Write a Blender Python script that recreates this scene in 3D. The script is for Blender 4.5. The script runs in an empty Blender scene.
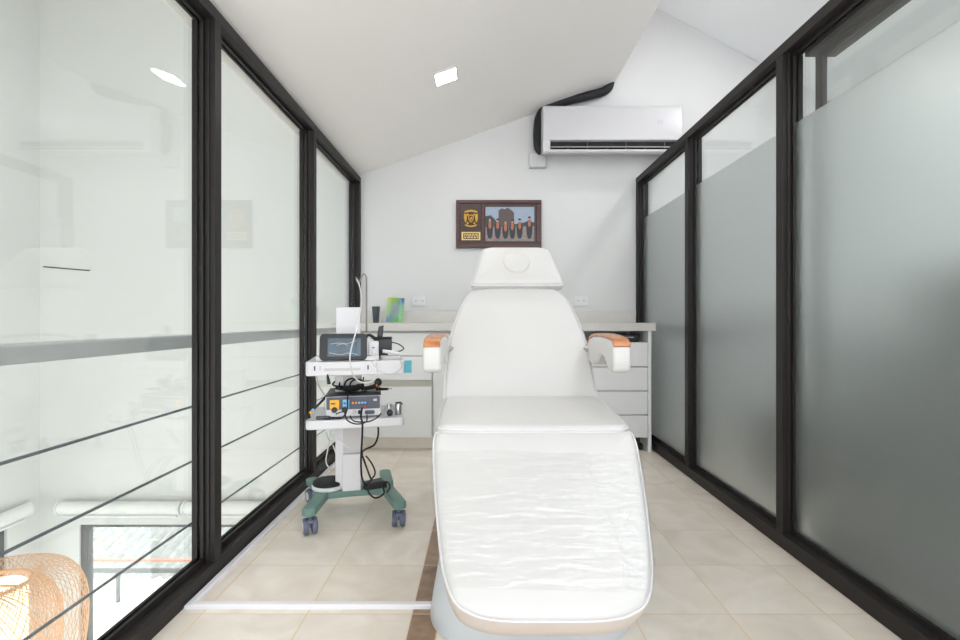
import bpy, bmesh, math, random
from mathutils import Matrix, Vector
random.seed(7)
C = bpy.context.scene.collection
SC = bpy.context.scene
F = 490.0; CX = 482.0; CY = 320.0; CZ = 0.93
PI = math.pi

def P(px, py, D):
    """a pixel of the 960x640 frame and a distance -> a place in the room"""
    return Vector(((px - CX) * D / F, D, CZ + (CY - py) * D / F))

# ------------------------------------------------------------------ materials
def srgb(r, g, b):
    f = lambda c: (c / 12.92) if c <= 0.04045 else ((c + 0.055) / 1.055) ** 2.4
    return (f(r / 255), f(g / 255), f(b / 255), 1)

def new_mat(name):
    m = bpy.data.materials.new(name); m.use_nodes = True
    return m, m.node_tree.nodes, m.node_tree.links

def pbr(name, col, rough=0.5, metal=0.0, var=0.03, scale=12.0, bump=0.0, bscale=80.0, spec=0.5, emit=None, estr=0.0, coat=0.0, sheen=0.0):
    m, n, l = new_mat(name)
    b = n['Principled BSDF']
    b.inputs['Roughness'].default_value = rough
    b.inputs['Metallic'].default_value = metal
    b.inputs['Specular IOR Level'].default_value = spec
    b.inputs['Coat Weight'].default_value = coat
    tc = n.new('ShaderNodeTexCoord')
    no = n.new('ShaderNodeTexNoise'); no.inputs['Scale'].default_value = scale; no.inputs['Detail'].default_value = 4
    l.new(tc.outputs['Object'], no.inputs['Vector'])
    r = n.new('ShaderNodeValToRGB')
    k0, k1 = 1 - var, 1 + var
    r.color_ramp.elements[0].position = 0.3; r.color_ramp.elements[1].position = 0.7
    r.color_ramp.elements[0].color = (col[0] * k0, col[1] * k0, col[2] * k0, 1)
    r.color_ramp.elements[1].color = (min(1, col[0] * k1), min(1, col[1] * k1), min(1, col[2] * k1), 1)
    l.new(no.outputs['Fac'], r.inputs['Fac']); l.new(r.outputs['Color'], b.inputs['Base Color'])
    if bump:
        n2 = n.new('ShaderNodeTexNoise'); n2.inputs['Scale'].default_value = bscale; n2.inputs['Detail'].default_value = 5
        l.new(tc.outputs['Object'], n2.inputs['Vector'])
        bp = n.new('ShaderNodeBump'); bp.inputs['Strength'].default_value = bump; bp.inputs['Distance'].default_value = 0.002
        l.new(n2.outputs['Fac'], bp.inputs['Height']); l.new(bp.outputs['Normal'], b.inputs['Normal'])
    if emit:
        b.inputs['Emission Color'].default_value = emit; b.inputs['Emission Strength'].default_value = estr
    return m

def schlick(n, l, f0=0.04):
    """view-angle reflectance that reads the same from both sides of a pane"""
    g = n.new('ShaderNodeNewGeometry')
    d = n.new('ShaderNodeVectorMath'); d.operation = 'DOT_PRODUCT'
    l.new(g.outputs['Incoming'], d.inputs[0]); l.new(g.outputs['Normal'], d.inputs[1])
    a = n.new('ShaderNodeMath'); a.operation = 'ABSOLUTE'; l.new(d.outputs['Value'], a.inputs[0])
    s = n.new('ShaderNodeMath'); s.operation = 'SUBTRACT'; s.inputs[0].default_value = 1; l.new(a.outputs[0], s.inputs[1]); s.use_clamp = True
    p = n.new('ShaderNodeMath'); p.operation = 'POWER'; p.inputs[1].default_value = 5; l.new(s.outputs[0], p.inputs[0])
    q = n.new('ShaderNodeMath'); q.operation = 'MULTIPLY_ADD'; q.inputs[1].default_value = 1 - f0; q.inputs[2].default_value = f0
    l.new(p.outputs[0], q.inputs[0])
    return q.outputs[0]

def glass_mat(name, tint=(0.97, 0.985, 0.975, 1), f0=0.04, rough=0.0):
    m, n, l = new_mat(name)
    out = n['Material Output']; n.remove(n['Principled BSDF'])
    t = n.new('ShaderNodeBsdfTransparent'); t.inputs['Color'].default_value = tint
    g = n.new('ShaderNodeBsdfGlossy'); g.inputs['Roughness'].default_value = rough; g.inputs['Color'].default_value = (1, 1, 1, 1)
    mx = n.new('ShaderNodeMixShader')
    l.new(schlick(n, l, f0), mx.inputs[0]); l.new(t.outputs[0], mx.inputs[1]); l.new(g.outputs[0], mx.inputs[2])
    l.new(mx.outputs[0], out.inputs['Surface'])
    return m

def frost_mat(name):
    m, n, l = new_mat(name)
    out = n['Material Output']; n.remove(n['Principled BSDF'])
    r = n.new('ShaderNodeBsdfRefraction'); r.inputs['IOR'].default_value = 1.25; r.inputs['Roughness'].default_value = 0.5
    r.inputs['Color'].default_value = (0.985, 0.995, 0.995, 1)
    d = n.new('ShaderNodeBsdfDiffuse'); d.inputs['Color'].default_value = (0.72, 0.78, 0.77, 1)
    mx = n.new('ShaderNodeMixShader'); mx.inputs[0].default_value = 0.10
    l.new(r.outputs[0], mx.inputs[1]); l.new(d.outputs[0], mx.inputs[2])
    g = n.new('ShaderNodeBsdfGlossy'); g.inputs['Roughness'].default_value = 0.28
    m2 = n.new('ShaderNodeMixShader'); l.new(schlick(n, l, 0.012), m2.inputs[0])
    l.new(mx.outputs[0], m2.inputs[1]); l.new(g.outputs[0], m2.inputs[2])
    l.new(m2.outputs[0], out.inputs['Surface'])
    return m

def tile_mat():
    m, n, l = new_mat('floor_tile')
    b = n['Principled BSDF']
    g = n.new('ShaderNodeNewGeometry')
    s = n.new('ShaderNodeSeparateXYZ'); l.new(g.outputs['Position'], s.inputs[0])
    def M(op, a, c=None, d=None, clamp=False):
        k = n.new('ShaderNodeMath'); k.operation = op; k.use_clamp = clamp
        for i, v in enumerate((a, c, d)):
            if v is None: continue
            if isinstance(v, (int, float)): k.inputs[i].default_value = v
            else: l.new(v, k.inputs[i])
        return k.outputs[0]
    X, Y = s.outputs['X'], s.outputs['Y']
    isleft = M('LESS_THAN', X, -0.22)
    brown = M('MULTIPLY', M('GREATER_THAN', X, -0.22), M('LESS_THAN', X, -0.135))
    ul = M('DIVIDE', M('ADD', X, 0.22), 0.333)
    ur = M('DIVIDE', M('ADD', X, 0.135), 0.306)
    u = M('ADD', M('MULTIPLY', ul, isleft), M('MULTIPLY', ur, M('SUBTRACT', 1, isleft)))
    v = M('DIVIDE', M('SUBTRACT', Y, 1.550), 0.309)
    def line(w, half):
        f = M('FRACT', M('ADD', w, 50.0))
        e = M('MINIMUM', f, M('SUBTRACT', 1, f))
        return M('SUBTRACT', 1, M('DIVIDE', e, half), None, True), f
    lu, fu = line(u, 0.012); lv, fv = line(v, 0.010)
    grout = M('MULTIPLY', M('MAXIMUM', lu, lv), 1.6, None, True)
    cu = M('FLOOR', M('ADD', u, 50)); cv = M('FLOOR', M('ADD', v, 50))
    cmb = n.new('ShaderNodeCombineXYZ'); l.new(cu, cmb.inputs[0]); l.new(cv, cmb.inputs[1]); l.new(isleft, cmb.inputs[2])
    wn = n.new('ShaderNodeTexWhiteNoise'); l.new(cmb.outputs[0], wn.inputs['Vector'])
    off = n.new('ShaderNodeVectorMath'); off.operation = 'MULTIPLY_ADD'
    l.new(wn.outputs['Color'], off.inputs[0]); off.inputs[1].default_value = (9, 9, 9); l.new(g.outputs['Position'], off.inputs[2])
    no = n.new('ShaderNodeTexNoise'); no.inputs['Scale'].default_value = 5; no.inputs['Detail'].default_value = 7; no.inputs['Distortion'].default_value = 1.2
    l.new(off.outputs[0], no.inputs['Vector'])
    r = n.new('ShaderNodeValToRGB'); e = r.color_ramp.elements
    e[0].position = 0.30; e[0].color = srgb(219, 207, 193); e[1].position = 0.72; e[1].color = srgb(238, 230, 219)
    l.new(no.outputs['Fac'], r.inputs['Fac'])
    r2 = n.new('ShaderNodeValToRGB'); e = r2.color_ramp.elements
    e[0].position = 0.3; e[0].color = srgb(112, 84, 62); e[1].position = 0.7; e[1].color = srgb(168, 138, 112)
    no2 = n.new('ShaderNodeTexNoise'); no2.inputs['Scale'].default_value = 14; no2.inputs['Detail'].default_value = 6
    l.new(off.outputs[0], no2.inputs['Vector']); l.new(no2.outputs['Fac'], r2.inputs['Fac'])
    def mix(f, a, c, t='MIX'):
        k = n.new('ShaderNodeMix'); k.data_type = 'RGBA'; k.blend_type = t
        for sock, v2 in ((k.inputs[0], f), (k.inputs[6], a), (k.inputs[7], c)):
            if isinstance(v2, (float, int)): sock.default_value = v2
            elif isinstance(v2, tuple): sock.default_value = v2
            else: l.new(v2, sock)
        return k.outputs[2]
    c1 = mix(brown, r.outputs['Color'], r2.outputs['Color'])
    c2 = mix(M('MULTIPLY', wn.outputs['Value'], 0.10), c1, srgb(206, 186, 166))
    c3 = mix(M('MULTIPLY', grout, 0.8), c2, srgb(220, 196, 160))
    l.new(c3, b.inputs['Base Color'])
    b.inputs['Roughness'].default_value = 0.34
    l.new(M('MULTIPLY_ADD', grout, 0.4, 0.32), b.inputs['Roughness'])
    bp = n.new('ShaderNodeBump'); bp.inputs['Strength'].default_value = 0.25; bp.inputs['Distance'].default_value = 0.002
    l.new(M('SUBTRACT', 1, grout), bp.inputs['Height']); l.new(bp.outputs['Normal'], b.inputs['Normal'])
    return m

def wood_mat(name, c0, c1, rough=0.4, scale=(3, 40, 40)):
    m, n, l = new_mat(name)
    b = n['Principled BSDF']; b.inputs['Roughness'].default_value = rough
    tc = n.new('ShaderNodeTexCoord'); mp = n.new('ShaderNodeMapping'); mp.inputs['Scale'].default_value = scale
    l.new(tc.outputs['Object'], mp.inputs['Vector'])
    no = n.new('ShaderNodeTexNoise'); no.inputs['Scale'].default_value = 2; no.inputs['Detail'].default_value = 6; no.inputs['Distortion'].default_value = 0.6
    l.new(mp.outputs[0], no.inputs['Vector'])
    r = n.new('ShaderNodeValToRGB'); e = r.color_ramp.elements
    e[0].position = 0.32; e[0].color = c0; e[1].position = 0.68; e[1].color = c1
    l.new(no.outputs['Fac'], r.inputs['Fac']); l.new(r.outputs['Color'], b.inputs['Base Color'])
    return m

def leaflet_mat():
    m, n, l = new_mat('leaflet_print')
    b = n['Principled BSDF']; b.inputs['Roughness'].default_value = 0.3
    tc = n.new('ShaderNodeTexCoord')
    s = n.new('ShaderNodeSeparateXYZ'); l.new(tc.outputs['Generated'], s.inputs[0])
    def K(op, x, y, z=None):
        k = n.new('ShaderNodeMath'); k.operation = op
        for q, v in enumerate((x, y, z)):
            if v is None: continue
            if isinstance(v, (int, float)): k.inputs[q].default_value = v
            else: l.new(v, k.inputs[q])
        return k.outputs[0]
    f = K('MULTIPLY_ADD', K('SUBTRACT', s.outputs['X'], s.outputs['Z']), 0.5, 0.5)
    r = n.new('ShaderNodeValToRGB'); e = r.color_ramp.elements
    e[0].position = 0.08; e[0].color = srgb(186, 210, 40); e[1].position = 0.95; e[1].color = srgb(110, 190, 70)
    for p, c in ((0.36, srgb(150, 196, 90)), (0.5, srgb(64, 88, 176)), (0.64, srgb(120, 190, 120))):
        k = e.new(p); k.color = c
    l.new(f, r.inputs['Fac'])
    du = K('ABSOLUTE', K('SUBTRACT', s.outputs['X'], 0.5), 0); dv = K('ABSOLUTE', K('SUBTRACT', s.outputs['Z'], 0.5), 0)
    mxx = K('MAXIMUM', du, dv)
    mr = n.new('ShaderNodeMapRange'); mr.inputs[1].default_value = 0.2; mr.inputs[2].default_value = 0.42; mr.inputs[3].default_value = 0.75; mr.inputs[4].default_value = 0.0
    l.new(mxx, mr.inputs[0])
    mi = n.new('ShaderNodeMix'); mi.data_type = 'RGBA'; l.new(mr.outputs[0], mi.inputs[0]); l.new(r.outputs['Color'], mi.inputs[6]); mi.inputs[7].default_value = srgb(176, 190, 184)
    l.new(mi.outputs[2], b.inputs['Base Color'])
    return m

def film_mat():
    m, n, l = new_mat('cling_film')
    out = n['Material Output']; n.remove(n['Principled BSDF'])
    t = n.new('ShaderNodeBsdfTransparent'); t.inputs['Color'].default_value = (0.995, 0.995, 0.995, 1)
    g = n.new('ShaderNodeBsdfGlossy'); g.inputs['Roughness'].default_value = 0.12
    tc = n.new('ShaderNodeTexCoord'); mp = n.new('ShaderNodeMapping'); mp.inputs['Scale'].default_value = (6, 30, 30)
    l.new(tc.outputs['Object'], mp.inputs['Vector'])
    no = n.new('ShaderNodeTexNoise'); no.inputs['Scale'].default_value = 1.6; no.inputs['Detail'].default_value = 6; no.inputs['Distortion'].default_value = 0.7
    l.new(mp.outputs[0], no.inputs['Vector'])
    bp = n.new('ShaderNodeBump'); bp.inputs['Strength'].default_value = 1.0; bp.inputs['Distance'].default_value = 0.012
    l.new(no.outputs['Fac'], bp.inputs['Height']); l.new(bp.outputs['Normal'], g.inputs['Normal'])
    mx = n.new('ShaderNodeMixShader'); mx.inputs[0].default_value = 0.12
    l.new(t.outputs[0], mx.inputs[1]); l.new(g.outputs[0], mx.inputs[2]); l.new(mx.outputs[0], out.inputs['Surface'])
    return m

def emit_mat(name, col, st):
    m, n, l = new_mat(name)
    out = n['Material Output']; n.remove(n['Principled BSDF'])
    e = n.new('ShaderNodeEmission'); e.inputs['Color'].default_value = col; e.inputs['Strength'].default_value = st
    l.new(e.outputs[0], out.inputs['Surface'])
    return m

MT = dict(
    wall=pbr('wall_paint', srgb(208, 208, 208), 0.75, var=0.012, scale=3, bump=0.12, bscale=60),
    ceil=pbr('ceiling_paint', srgb(242, 239, 236), 0.8, var=0.012, scale=2, bump=0.08, bscale=50),
    void=pbr('stairwell_paint', srgb(206, 206, 203), 0.8, var=0.01, scale=2),
    roofw=pbr('roof_paint', srgb(246, 247, 249), 0.8, var=0.01, scale=2),
    alu=pbr('black_aluminium', srgb(36, 32, 31), 0.5, var=0.04, scale=6, spec=0.3),
    glass=glass_mat('clear_glass'),
    frost=frost_mat('frosted_film'),
    tile=tile_mat(),
    lower=pbr('lower_floor', srgb(205, 198, 188), 0.4, var=0.04, scale=4),
    duct=pbr('cable_duct_plastic', srgb(230, 228, 231), 0.4, var=0.01),
    stone=pbr('worktop_stone', srgb(203, 200, 195), 0.35, var=0.035, scale=90),
    cab=pbr('cabinet_lacquer', srgb(226, 226, 225), 0.4, var=0.01, scale=5),
    cabg=pbr('drawer_laminate', srgb(226, 226, 226), 0.45, var=0.015, scale=8),
    gola=pbr('finger_rail', srgb(188, 183, 174), 0.45, var=0.02),
    kick=pbr('plinth_laminate', srgb(240, 233, 224), 0.5, var=0.03),
    dark=pbr('dark_gap', srgb(16, 16, 18), 0.7, var=0.05),
    vinyl=pbr('white_vinyl', srgb(207, 205, 203), 0.36, var=0.006, scale=6, bump=0.10, bscale=25, coat=0.1),
    vinyl2=pbr('white_vinyl_edge', srgb(214, 204, 196), 0.4, var=0.008, scale=6, bump=0.08, bscale=25),
    pipe=pbr('cushion_piping', srgb(216, 213, 216), 0.4, var=0.01),
    padwood=wood_mat('armrest_wood', srgb(172, 102, 58), srgb(202, 140, 94), 0.22, (6, 3, 30)),
    bedpl=pbr('bed_base_plastic', srgb(200, 204, 208), 0.3, var=0.01),
    film=film_mat(),
    steel=pbr('brushed_steel', srgb(190, 190, 192), 0.3, 1.0, var=0.03, scale=40),
    pole=pbr('dull_metal', srgb(140, 132, 126), 0.45, 0.3, var=0.03),
    white=pbr('white_plastic', srgb(214, 214, 216), 0.35, var=0.01),
    greyp=pbr('grey_plastic', srgb(196, 192, 190), 0.4, var=0.02),
    cartw=pbr('cart_enamel', srgb(216, 214, 216), 0.35, var=0.012),
    green=pbr('green_enamel', srgb(106, 138, 128), 0.4, var=0.05, scale=14),
    black=pbr('black_plastic', srgb(26, 26, 30), 0.4, var=0.08, scale=25),
    rubber=pbr('black_rubber', srgb(22, 22, 24), 0.65, var=0.1, scale=60, bump=0.3, bscale=200),
    bluegrey=pbr('wheel_grey', srgb(96, 102, 122), 0.45, var=0.05),
    slate=pbr('device_panel', srgb(72, 76, 90), 0.4, var=0.03),
    yellow=pbr('yellow_panel', srgb(246, 176, 30), 0.4, var=0.02),
    orange=pbr('orange_key', srgb(246, 140, 30), 0.4, var=0.02),
    lblue=pbr('light_blue_panel', srgb(120, 186, 224), 0.4, var=0.02),
    red=pbr('red_key', srgb(214, 40, 50), 0.4, var=0.02),
    lcd=pbr('green_readout', srgb(20, 110, 80), 0.3, var=0.05),
    cyan=pbr('cyan_card', srgb(100, 184, 200), 0.4, var=0.1, scale=20),
    frame=wood_mat('mahogany', srgb(48, 18, 18), srgb(82, 36, 32), 0.35, (3, 30, 40)),
    framed=wood_mat('mahogany_panel', srgb(40, 20, 22), srgb(62, 32, 32), 0.4, (3, 30, 40)),
    brass=pbr('brass', srgb(166, 130, 58), 0.35, 0.8, var=0.2, scale=120),
    brassd=pbr('dark_brass', srgb(62, 44, 26), 0.45, 0.6, var=0.2, scale=120),
    plate=pbr('engraved_plate', srgb(206, 180, 116), 0.4, 0.2, var=0.05, scale=60),
    sky=pbr('print_sky', srgb(142, 156, 174), 0.35, var=0.06, scale=30),
    ruin=pbr('print_stone', srgb(78, 64, 60), 0.4, var=0.35, scale=140),
    tree=pbr('print_trees', srgb(44, 52, 50), 0.4, var=0.3, scale=90),
    lawn=pbr('print_ground', srgb(128, 116, 112), 0.4, var=0.25, scale=60),
    gown=pbr('print_gown', srgb(18, 20, 30), 0.4, var=0.2, scale=120),
    sash=pbr('print_sash', srgb(168, 96, 60), 0.4, var=0.15, scale=150),
    skin=pbr('print_face', srgb(190, 136, 112), 0.4, var=0.05),
    foam=pbr('pipe_foam', srgb(24, 26, 32), 0.7, var=0.15, scale=40, bump=0.3, bscale=120),
    ac=pbr('air_conditioner_white', srgb(194, 193, 196), 0.35, var=0.006),
    led=emit_mat('led_panel', (1, 0.98, 0.98, 1), 26.0),
    digit=emit_mat('display_digits', (0.75, 0.82, 1, 1), 0.42),
    rail=pbr('grey_handrail', srgb(186, 186, 188), 0.4, 0.3, var=0.03),
    wire=pbr('steel_cable', srgb(112, 118, 126), 0.45, 0.5, var=0.05),
    winf=pbr('grey_window_frame', srgb(92, 92, 92), 0.5, var=0.05),
    blind=pbr('blind_fabric', srgb(216, 216, 212), 0.7, var=0.02, scale=30),
    rattan=pbr('woven_rattan', srgb(198, 160, 126), 0.6, var=0.15, scale=30),
    glow=emit_mat('lamp_glow', (1.0, 0.74, 0.46, 1), 1.5),
    screen=pbr('screen_glass', srgb(68, 88, 102), 0.15, var=0.15, scale=14),
    cup=pbr('slate_cup', srgb(62, 72, 80), 0.45, var=0.05),
    leaflet=leaflet_mat(),
    acryl=glass_mat('clear_acrylic', (0.96, 0.98, 0.98, 1), 0.05),
    tube=pbr('translucent_tube', srgb(200, 197, 196), 0.3, var=0.02),
    outgr=pbr('terrace_concrete', srgb(226, 224, 218), 0.8, var=0.05, scale=2),
    outroof=pbr('neighbour_roof', srgb(146, 146, 144), 0.8, var=0.2, scale=6),
    redrail=pbr('painted_rail', srgb(180, 122, 98), 0.6, var=0.05),
    foliage=pbr('foliage_green', srgb(186, 204, 160), 0.8, var=0.3, scale=20),
    dgrey=pbr('charcoal_fabric', srgb(52, 50, 50), 0.8, var=0.15, scale=40, bump=0.3),
    landw=pbr('landing_paint', srgb(150, 152, 152), 0.8, var=0.02, scale=3),
    dwood=pbr('dark_panelling', srgb(40, 36, 33), 0.6, var=0.1, scale=6),
)

# ------------------------------------------------------------------ mesh building
class MB:
    def __init__(s): s.v = []; s.f = []; s.m = []
    def face(s, idx, mi=0): s.f.append(tuple(idx)); s.m.append(mi)
    def box(s, x0, x1, y0, y1, z0, z1, mi=0, mat=None):
        b = len(s.v)
        pts = [(x, y, z) for z in (z0, z1) for (x, y) in ((x0, y0), (x1, y0), (x1, y1), (x0, y1))]
        if mat is not None: pts = [tuple(mat @ Vector(p)) for p in pts]
        s.v += pts
        for q in ((3, 2, 1, 0), (4, 5, 6, 7), (0, 1, 5, 4), (1, 2, 6, 5), (2, 3, 7, 6), (3, 0, 4, 7)):
            s.face([b + i for i in q], mi)
        return s
    def prism(s, poly, lo, hi, axis='z', mi=0, mat=None):
        """poly in the plane across the axis, run from lo to hi along it"""
        n = len(poly); b = len(s.v)
        def pt(a, c, t):
            p = {'z': (a, c, t), 'x': (t, a, c), 'y': (a, t, c)}[axis]
            return tuple(mat @ Vector(p)) if mat is not None else p
        s.v += [pt(a, c, lo) for a, c in poly] + [pt(a, c, hi) for a, c in poly]
        s.face([b + i for i in range(n)][::-1], mi); s.face([b + n + i for i in range(n)], mi)
        for i in range(n):
            j = (i + 1) % n; s.face([b + i, b + j, b + n + j, b + n + i], mi)
        return s
    def tube(s, pts, r, seg=8, closed=False, smooth=4, mi=0, cap=True):
        pts = [Vector(p) for p in pts]
        if smooth and len(pts) > 2: pts = catmull(pts, smooth, closed)
        n = len(pts); b = len(s.v)
        up = None
        for i, p in enumerate(pts):
            if closed: t = pts[(i + 1) % n] - pts[i - 1]
            else: t = pts[min(i + 1, n - 1)] - pts[max(i - 1, 0)]
            t.normalize()
            if up is None:
                up = t.orthogonal().normalized()
            up = (up - t * up.dot(t))
            if up.length < 1e-6: up = t.orthogonal()
            up.normalize(); sd = t.cross(up)
            rr = r(i / (n - 1)) if callable(r) else r
            for k in range(seg):
                a = 2 * PI * k / seg
                s.v.append(tuple(p + up * math.cos(a) * rr + sd * math.sin(a) * rr))
        m = n if closed else n - 1
        for i in range(m):
            for k in range(seg):
                a0 = b + i * seg + k; a1 = b + i * seg + (k + 1) % seg
                c0 = b + ((i + 1) % n) * seg + k; c1 = b + ((i + 1) % n) * seg + (k + 1) % seg
                s.face((a0, a1, c1, c0), mi)
        if not closed and cap:
            s.face([b + k for k in range(seg)][::-1], mi); s.face([b + (n - 1) * seg + k for k in range(seg)], mi)
        return s
    def lathe(s, prof, c=(0, 0, 0), seg=24, axis='z', mi=0, mat=None):
        b = len(s.v); n = len(prof)
        for (r, h) in prof:
            for k in range(seg):
                a = 2 * PI * k / seg; x, y = r * math.cos(a), r * math.sin(a)
                p = {'z': (x, y, h), 'y': (x, h, -y), 'x': (h, x, y)}[axis]
                p = Vector(p) + Vector(c)
                s.v.append(tuple(mat @ p) if mat is not None else tuple(p))
        for i in range(n - 1):
            for k in range(seg):
                s.face((b + i * seg + k, b + i * seg + (k + 1) % seg, b + (i + 1) * seg + (k + 1) % seg, b + (i + 1) * seg + k), mi)
        s.face([b + k for k in range(seg)][::-1], mi); s.face([b + (n - 1) * seg + k for k in range(seg)], mi)
        return s
    def build(s, name, mat, parent=None, local=False, smooth=True, bevel=0.0, bseg=2, ang=35):
        me = bpy.data.meshes.new(name)
        o = bpy.data.objects.new(name, me); C.objects.link(o)
        vs = s.v; base = None
        if parent is None:
            xs = [p[0] for p in vs]; ys = [p[1] for p in vs]; zs = [p[2] for p in vs]
            base = Vector(((min(xs) + max(xs)) / 2, (min(ys) + max(ys)) / 2, min(zs)))
            vs = [tuple(Vector(p) - base) for p in vs]
        me.from_pydata(vs, [], s.f)
        for m in (mat if isinstance(mat, (list, tuple)) else [mat]): me.materials.append(m)
        me.polygons.foreach_set('material_index', s.m)
        bm = bmesh.new(); bm.from_mesh(me); bmesh.ops.recalc_face_normals(bm, faces=bm.faces); bm.to_mesh(me); bm.free()
        if smooth:
            me.polygons.foreach_set('use_smooth', [True] * len(me.polygons))
            me.set_sharp_from_angle(angle=math.radians(ang))
        if bevel:
            k = o.modifiers.new('edge', 'BEVEL'); k.width = bevel; k.segments = bseg; k.limit_method = 'ANGLE'; k.angle_limit = math.radians(40)
            k.harden_normals = False
        if parent is None:
            o.location = base; W[o.name] = Matrix.Translation(base)
        else:
            o.parent = parent
            if local: W[o.name] = W[parent.name].copy()
            else:
                o.matrix_parent_inverse = W[parent.name].inverted(); W[o.name] = Matrix.Identity(4)
        return o
W = {}

def catmull(pts, k, closed=False):
    out = []; n = len(pts)
    rng = range(n) if closed else range(n - 1)
    for i in rng:
        if closed: p0, p1, p2, p3 = pts[i - 1], pts[i], pts[(i + 1) % n], pts[(i + 2) % n]
        else: p0, p1, p2, p3 = pts[max(i - 1, 0)], pts[i], pts[i + 1], pts[min(i + 2, n - 1)]
        for j in range(k):
            t = j / k
            out.append(0.5 * ((2 * p1) + (-p0 + p2) * t + (2 * p0 - 5 * p1 + 4 * p2 - p3) * t * t + (-p0 + 3 * p1 - 3 * p2 + p3) * t ** 3))
    if not closed: out.append(pts[-1])
    return out

def box(*a, **k): return MB().box(*a, **k)

def tag(o, label, cat, group=None):
    o['label'] = label; o['category'] = cat
    if group: o['group'] = group
    return o
def thing(name, loc, label=None, cat=None, group=None, rz=0.0):
    o = bpy.data.objects.new(name, None); C.objects.link(o); o.empty_display_size = 0.1
    o.location = loc; o.rotation_euler = (0, 0, rz)
    W[o.name] = Matrix.LocRotScale(Vector(loc), o.rotation_euler, None)
    if label: tag(o, label, cat, group)
    return o
def struct(o): o['kind'] = 'structure'; return o

def round_poly(w, h, r, seg=6, cx=0, cy=0):
    out = []
    for sx, sy, a0 in ((1, 1, 0), (-1, 1, 90), (-1, -1, 180), (1, -1, 270)):
        for k in range(seg + 1):
            a = math.radians(a0 + 90 * k / seg)
            out.append((cx + sx * (w / 2 - r) + r * math.cos(a), cy + sy * (h / 2 - r) + r * math.sin(a)))
    return out

# ================================================================== THE ROOM
slope = 0.3535
cz = lambda x: 2.42 + slope * x
# floors
struct(box(-1.10, 2.9, -1.6, 3.89, -0.22, 0.0).build('floor', MT['tile'], smooth=False))
struct(box(-4.75, -1.12, -2.2, 5.1, -3.1, -2.9).build('floor_lower', MT['lower'], smooth=False))
# back wall of the treatment room and landing
w = MB(); w.prism([(-1.12, -0.22), (2.9, -0.22), (2.9, 3.7), (-1.12, 3.7)], 3.89, 4.02, 'y')
struct(w.build('wall_back', MT['wall'], smooth=False))
# sloped ceiling with its free edge
w = MB(); w.prism([(-1.10, cz(-1.10)), (1.04, cz(1.04)), (1.04, 3.62), (-1.10, 2.9)], -1.0, 3.889, 'y')
struct(w.build('ceiling', MT['ceil'], smooth=False))
# roof over the landing, sloping down, with an unseen opening added to let daylight in
rz = lambda x: 3.42 - 0.53 * (x - 1.357)
def roof_piece(mb, x0, x1, y0, y1):
    mb.prism([(x0, rz(x0)), (x1, rz(x1)), (x1, rz(x1) + 0.12), (x0, rz(x0) + 0.12)], y0, y1, 'y')
w = MB(); roof_piece(w, 1.041, 1.2, -1.0, 3.889); roof_piece(w, 2.8, 2.9, -1.0, 3.889)
roof_piece(w, 1.2, 2.8, -1.0, -0.95); roof_piece(w, 1.2, 2.8, 1.85, 3.889)
struct(w.build('ceiling_landing', MT['roofw'], smooth=False))
struct(box(2.9, 3.0, -1.0, 4.02, -0.22, 3.7).build('wall_landing', MT['roofw'], smooth=False))
struct(box(1.37, 2.9, -1.1, -1.0, 0.0, 1.2).build('wall_front', MT['landw'], smooth=False))  # unseen wall, kept low so daylight enters the landing above it
# stairwell / double-height space on the glass side
def wall_with_hole(mb, axis, lo, hi, a0, a1, b0, b1, h):
    (p0, p1, q0, q1) = h
    for (u0, u1, v0, v1) in ((a0, a1, b0, q0), (a0, a1, q1, b1), (a0, p0, q0, q1), (p1, a1, q0, q1)):
        if u1 - u0 < 1e-4 or v1 - v0 < 1e-4: continue
        if axis == 'y': mb.box(u0, u1, lo, hi, v0, v1)
        else: mb.box(lo, hi, u0, u1, v0, v1)
VB = 5.1; VL = -4.6
WX0, WX1, WZ0, WZ1 = -4.19, -2.05, -2.75, -1.20
w = MB(); wall_with_hole(w, 'y', VB, VB + 0.14, VL - 0.14, -1.12, -3.1, 4.6, (WX0, WX1, WZ0, WZ1))
struct(w.build('wall_stairwell', MT['void'], smooth=False))
w = MB(); wall_with_hole(w, 'x', VL - 0.14, VL, -1.6, VB, -3.1, 4.6, (3.3, 4.75, -2.75, -1.08))
struct(w.build('wall_outer', MT['void'], smooth=False))
struct(box(-1.12, -0.97, 4.021, VB, -3.1, 4.6).build('wall_return', MT['void'], smooth=False))
w = MB()
for (x0, x1, y0, y1) in ((VL, -3.9, -1.6, VB), (-1.8, -1.12, -1.6, VB), (-3.9, -1.8, 2.6, VB), (-3.9, -1.8, -1.6, 0.9)):
    w.box(x0, x1, y0, y1, 4.5, 4.6)
struct(w.build('ceiling_stairwell', MT['void'], smooth=False))  # opening left in the unseen ceiling to brighten the stairwell

w = MB()
for (x0, x1, z0, z1) in ((VL, -4.0, -3.1, 4.6), (-1.8, -1.12, -3.1, 4.6), (-4.0, -1.8, 1.0, 4.6)): w.box(x0, x1, -1.75, -1.6, z0, z1)
struct(w.build('stairwell_light_block', MT['void'], smooth=False))  # unseen wall with a gap, added to cut daylight in the stairwell
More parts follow.
